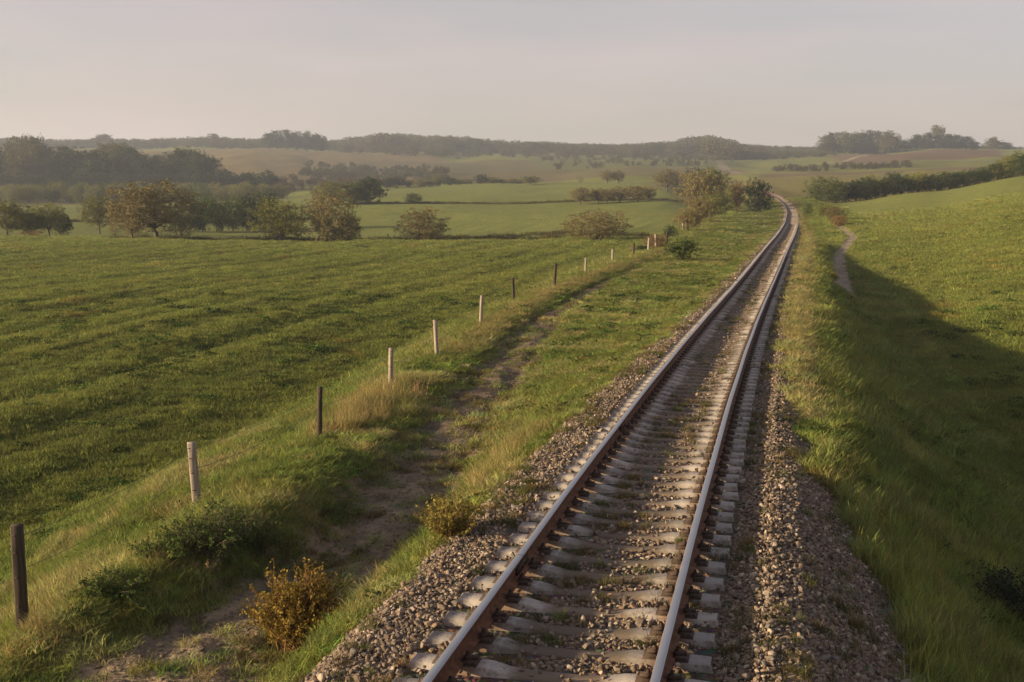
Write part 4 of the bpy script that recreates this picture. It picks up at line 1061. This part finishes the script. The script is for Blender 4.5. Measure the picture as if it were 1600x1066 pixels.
shrub(466, 1020, 150, 880, 'orange leaved twiggy shrub at the near edge of the dirt track', (.20, .14, .03), .032, 140, 'orange_shrub', M_twig, 3)
shrub(330, 872, 150, 782, 'dark green leafy shrub growing below the pale fence post', (.075, .11, .03), .03, 60, 'leafy_shrub', None, 5, .9)
shrub(408, 862, 90, 812, 'low dark green shrub right of the one below the pale post', (.07, .10, .027), .028, 26, 'leafy_shrub', None, 6, .9)
shrub(255, 880, 110, 838, 'low mid green shrub left of the dark ones on the near bank', (.10, .145, .035), .028, 30, 'leafy_shrub', None, 7, 1.2)
shrub(175, 935, 120, 890, 'sprawling green shrub between the nearest post and the sandy patch', (.10, .145, .035), .026, 30, 'leafy_shrub', None, 8, 1.1)
shrub(325, 905, 44, 858, 'pale dried flower stalks in front of the dark shrubs', (.33, .26, .15), .014, 12, 'dry_stalks', M_twig, 9, .8)
shrub(706, 842, 110, 772, 'yellow green grassy shrub at the edge of the gravel left of the rails', (.20, .17, .045), .03, 50, 'grassy_shrub', M_twig, 10, .8)
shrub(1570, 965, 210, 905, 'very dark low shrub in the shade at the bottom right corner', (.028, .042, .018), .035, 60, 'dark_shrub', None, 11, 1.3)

# ----------------------------------------------------------------- fence
fen = link(bpy.data.objects.new('field_fence', None))
tag(fen, 'old wire fence on weathered wooden posts between the dirt track and left field', 'fence')
#  (x, base y, top y, width px, pale?, lean x px, label)
posts = [(37, 1003, 821, 19, 0, 0, 'nearest post, dark and squared'), (309, 800, 692, 14, 1, -6, 'pale weathered post second from the camera'), (499, 691, 605, 9, 0, 3, 'dark brown post third from the camera'),
         (610, 612, 544, 8, 1, 2, None), (683, 558, 500, 7, 1, -3, None), (751, 510, 462, 6, 1, 2, None), (803, 474, 434, 5, 0, -2, None), (866, 452, 412, 5, 0, 2, None),
         (915, 430, 403, 3.5, 1, 0, None), (957, 412, 393, 3.5, 1, 0, None), (990, 402, 380, 3.5, 0, 0, None), (1013, 394, 372, 4, 1, 1, 'pale post among the reddish bush'), (1025, 390, 366, 4, 1, -1, None), (1042, 385, 362, 4, 0, 0, None),
         (1067, 361, 349, 3.5, 1, 0, None), (1072, 359, 346, 3.5, 1, 0, None), (1090, 350, 336, 3, 1, 0, None), (1095, 344, 333, 3, 1, 0, None), (1107, 336, 326, 3, 1, 0, None)]
tops = []
for i, (x, yb, ytp, w, pale, lean, lab) in enumerate(posts):
    X, Y, Z = at_px(x, yb); H = CAM_H + slope_y(ytp) * Y - Z; r = w / F_PX * Y * .5
    H = min(max(H, .9), 1.9)
    mb = MB(); rs = np.random.RandomState(900 + i); lx = lean / F_PX * Y; n = 7; zz = np.linspace(-.3, H, n)
    V = []
    for k, z in enumerate(zz):
        for q in range(8):
            a = (math.pi / 4 + (q // 2) * math.pi / 2 + (.16 if q % 2 else -.16) + .25) if i < 2 else (q + .5) / 8 * 6.283; rr_ = r * (1.25 if i < 2 else 1.0) * (1 + rs.normal() * .035) * (1 - .06 * z / H)
            V.append((rr_ * math.cos(a) + lx * z / H, rr_ * math.sin(a), z + (rs.normal() * .006 if k == n - 1 else 0)))
    F = [(k * 8 + q, k * 8 + (q + 1) % 8, (k + 1) * 8 + (q + 1) % 8, (k + 1) * 8 + q) for k in range(n - 1) for q in range(8)]
    V.append((lx, 0, H - .004)); c_ = len(V) - 1
    mb.add(V, F); mb.f.setdefault((3, 0), []).append(np.array([((n - 1) * 8 + q, (n - 1) * 8 + (q + 1) % 8, c_) for q in range(8)]))
    o = link(bpy.data.objects.new('post', mb.build('post', [M_post_pale if pale else M_post_dark])), fen); o.location = (X, Y, Z)
    if lab: o['label'] = lab
    # nails and staples
    if i < 4:
        nb = MB()
        for z in (.45, .8, 1.1, 1.3): nb.add(*box_vf(-.02 + lx * z / H, .02 + lx * z / H, -r * 1.12 - .006, -r * 1.0, z * H / 1.4 - .006, z * H / 1.4 + .006))
        link(bpy.data.objects.new('staple', nb.build('staple', [M_clip])), o)
    tops.append((np.array([X, Y, Z]), H, lx))
for frac in (.62, .9):
    wb_ = MB(); pts = []
    for (p, H, lx), (p2, H2, lx2) in zip(tops[:-1], tops[1:]):
        a = p + [lx * frac, -.03, H * frac]; b = p2 + [lx2 * frac, -.03, H2 * frac]
        for t in np.linspace(0, 1, 7)[:-1]: pts.append(a + (b - a) * t - [0, 0, .12 * 4 * t * (1 - t) * (1 if frac < .8 else .6)])
    pts.append(tops[-1][0] + [0, 0, tops[-1][1] * frac])
    p = np.array(pts); wb_.tube(p, .0036, 4)
    link(bpy.data.objects.new('wire', wb_.build('wire', [M_wire])), fen)
# lone stake and dead branch at the end of the near field
def stake(px, py, h, label):
    X, Y, Z = at_px(px, py); mb = MB(); mb.tube([(0, 0, -.1), (.02, 0, h * .5), (0.0, 0, h)], [.07, .065, .055], 6)
    o = link(bpy.data.objects.new('stake', mb.build('stake', [M_post_dark]))); o.location = (X, Y, Z); tag(o, label, 'stake')
stake(606, 376, .75, 'short dark stake on the field edge between the big bushes')

# ----------------------------------------------------------------- haze
hz_m = bpy.data.materials.new('thin_haze'); hz_m.use_nodes = True; nt = hz_m.node_tree; nt.nodes.clear()
ho = nt.nodes.new('ShaderNodeOutputMaterial'); pv = nt.nodes.new('ShaderNodeVolumePrincipled')
pv.inputs['Color'].default_value = (.74, .83, 1.0, 1); pv.inputs['Density'].default_value = .00034; pv.inputs['Anisotropy'].default_value = .2
nt.links.new(pv.outputs[0], ho.inputs['Volume'])
zmin = float(GZ.min()) - 1.5; ztop = max(float(GZ.max()), 85.0) + 12
v, f = box_vf(-6400, 6400, -6400, 6400, zmin, ztop)
hz_o = link(bpy.data.objects.new('haze', mesh_np('haze', v, f, [hz_m]))); tag(hz_o, kind='stuff')
print('LAND z', GZ.min(), GZ.max(), 'pieces', len(scene.objects))
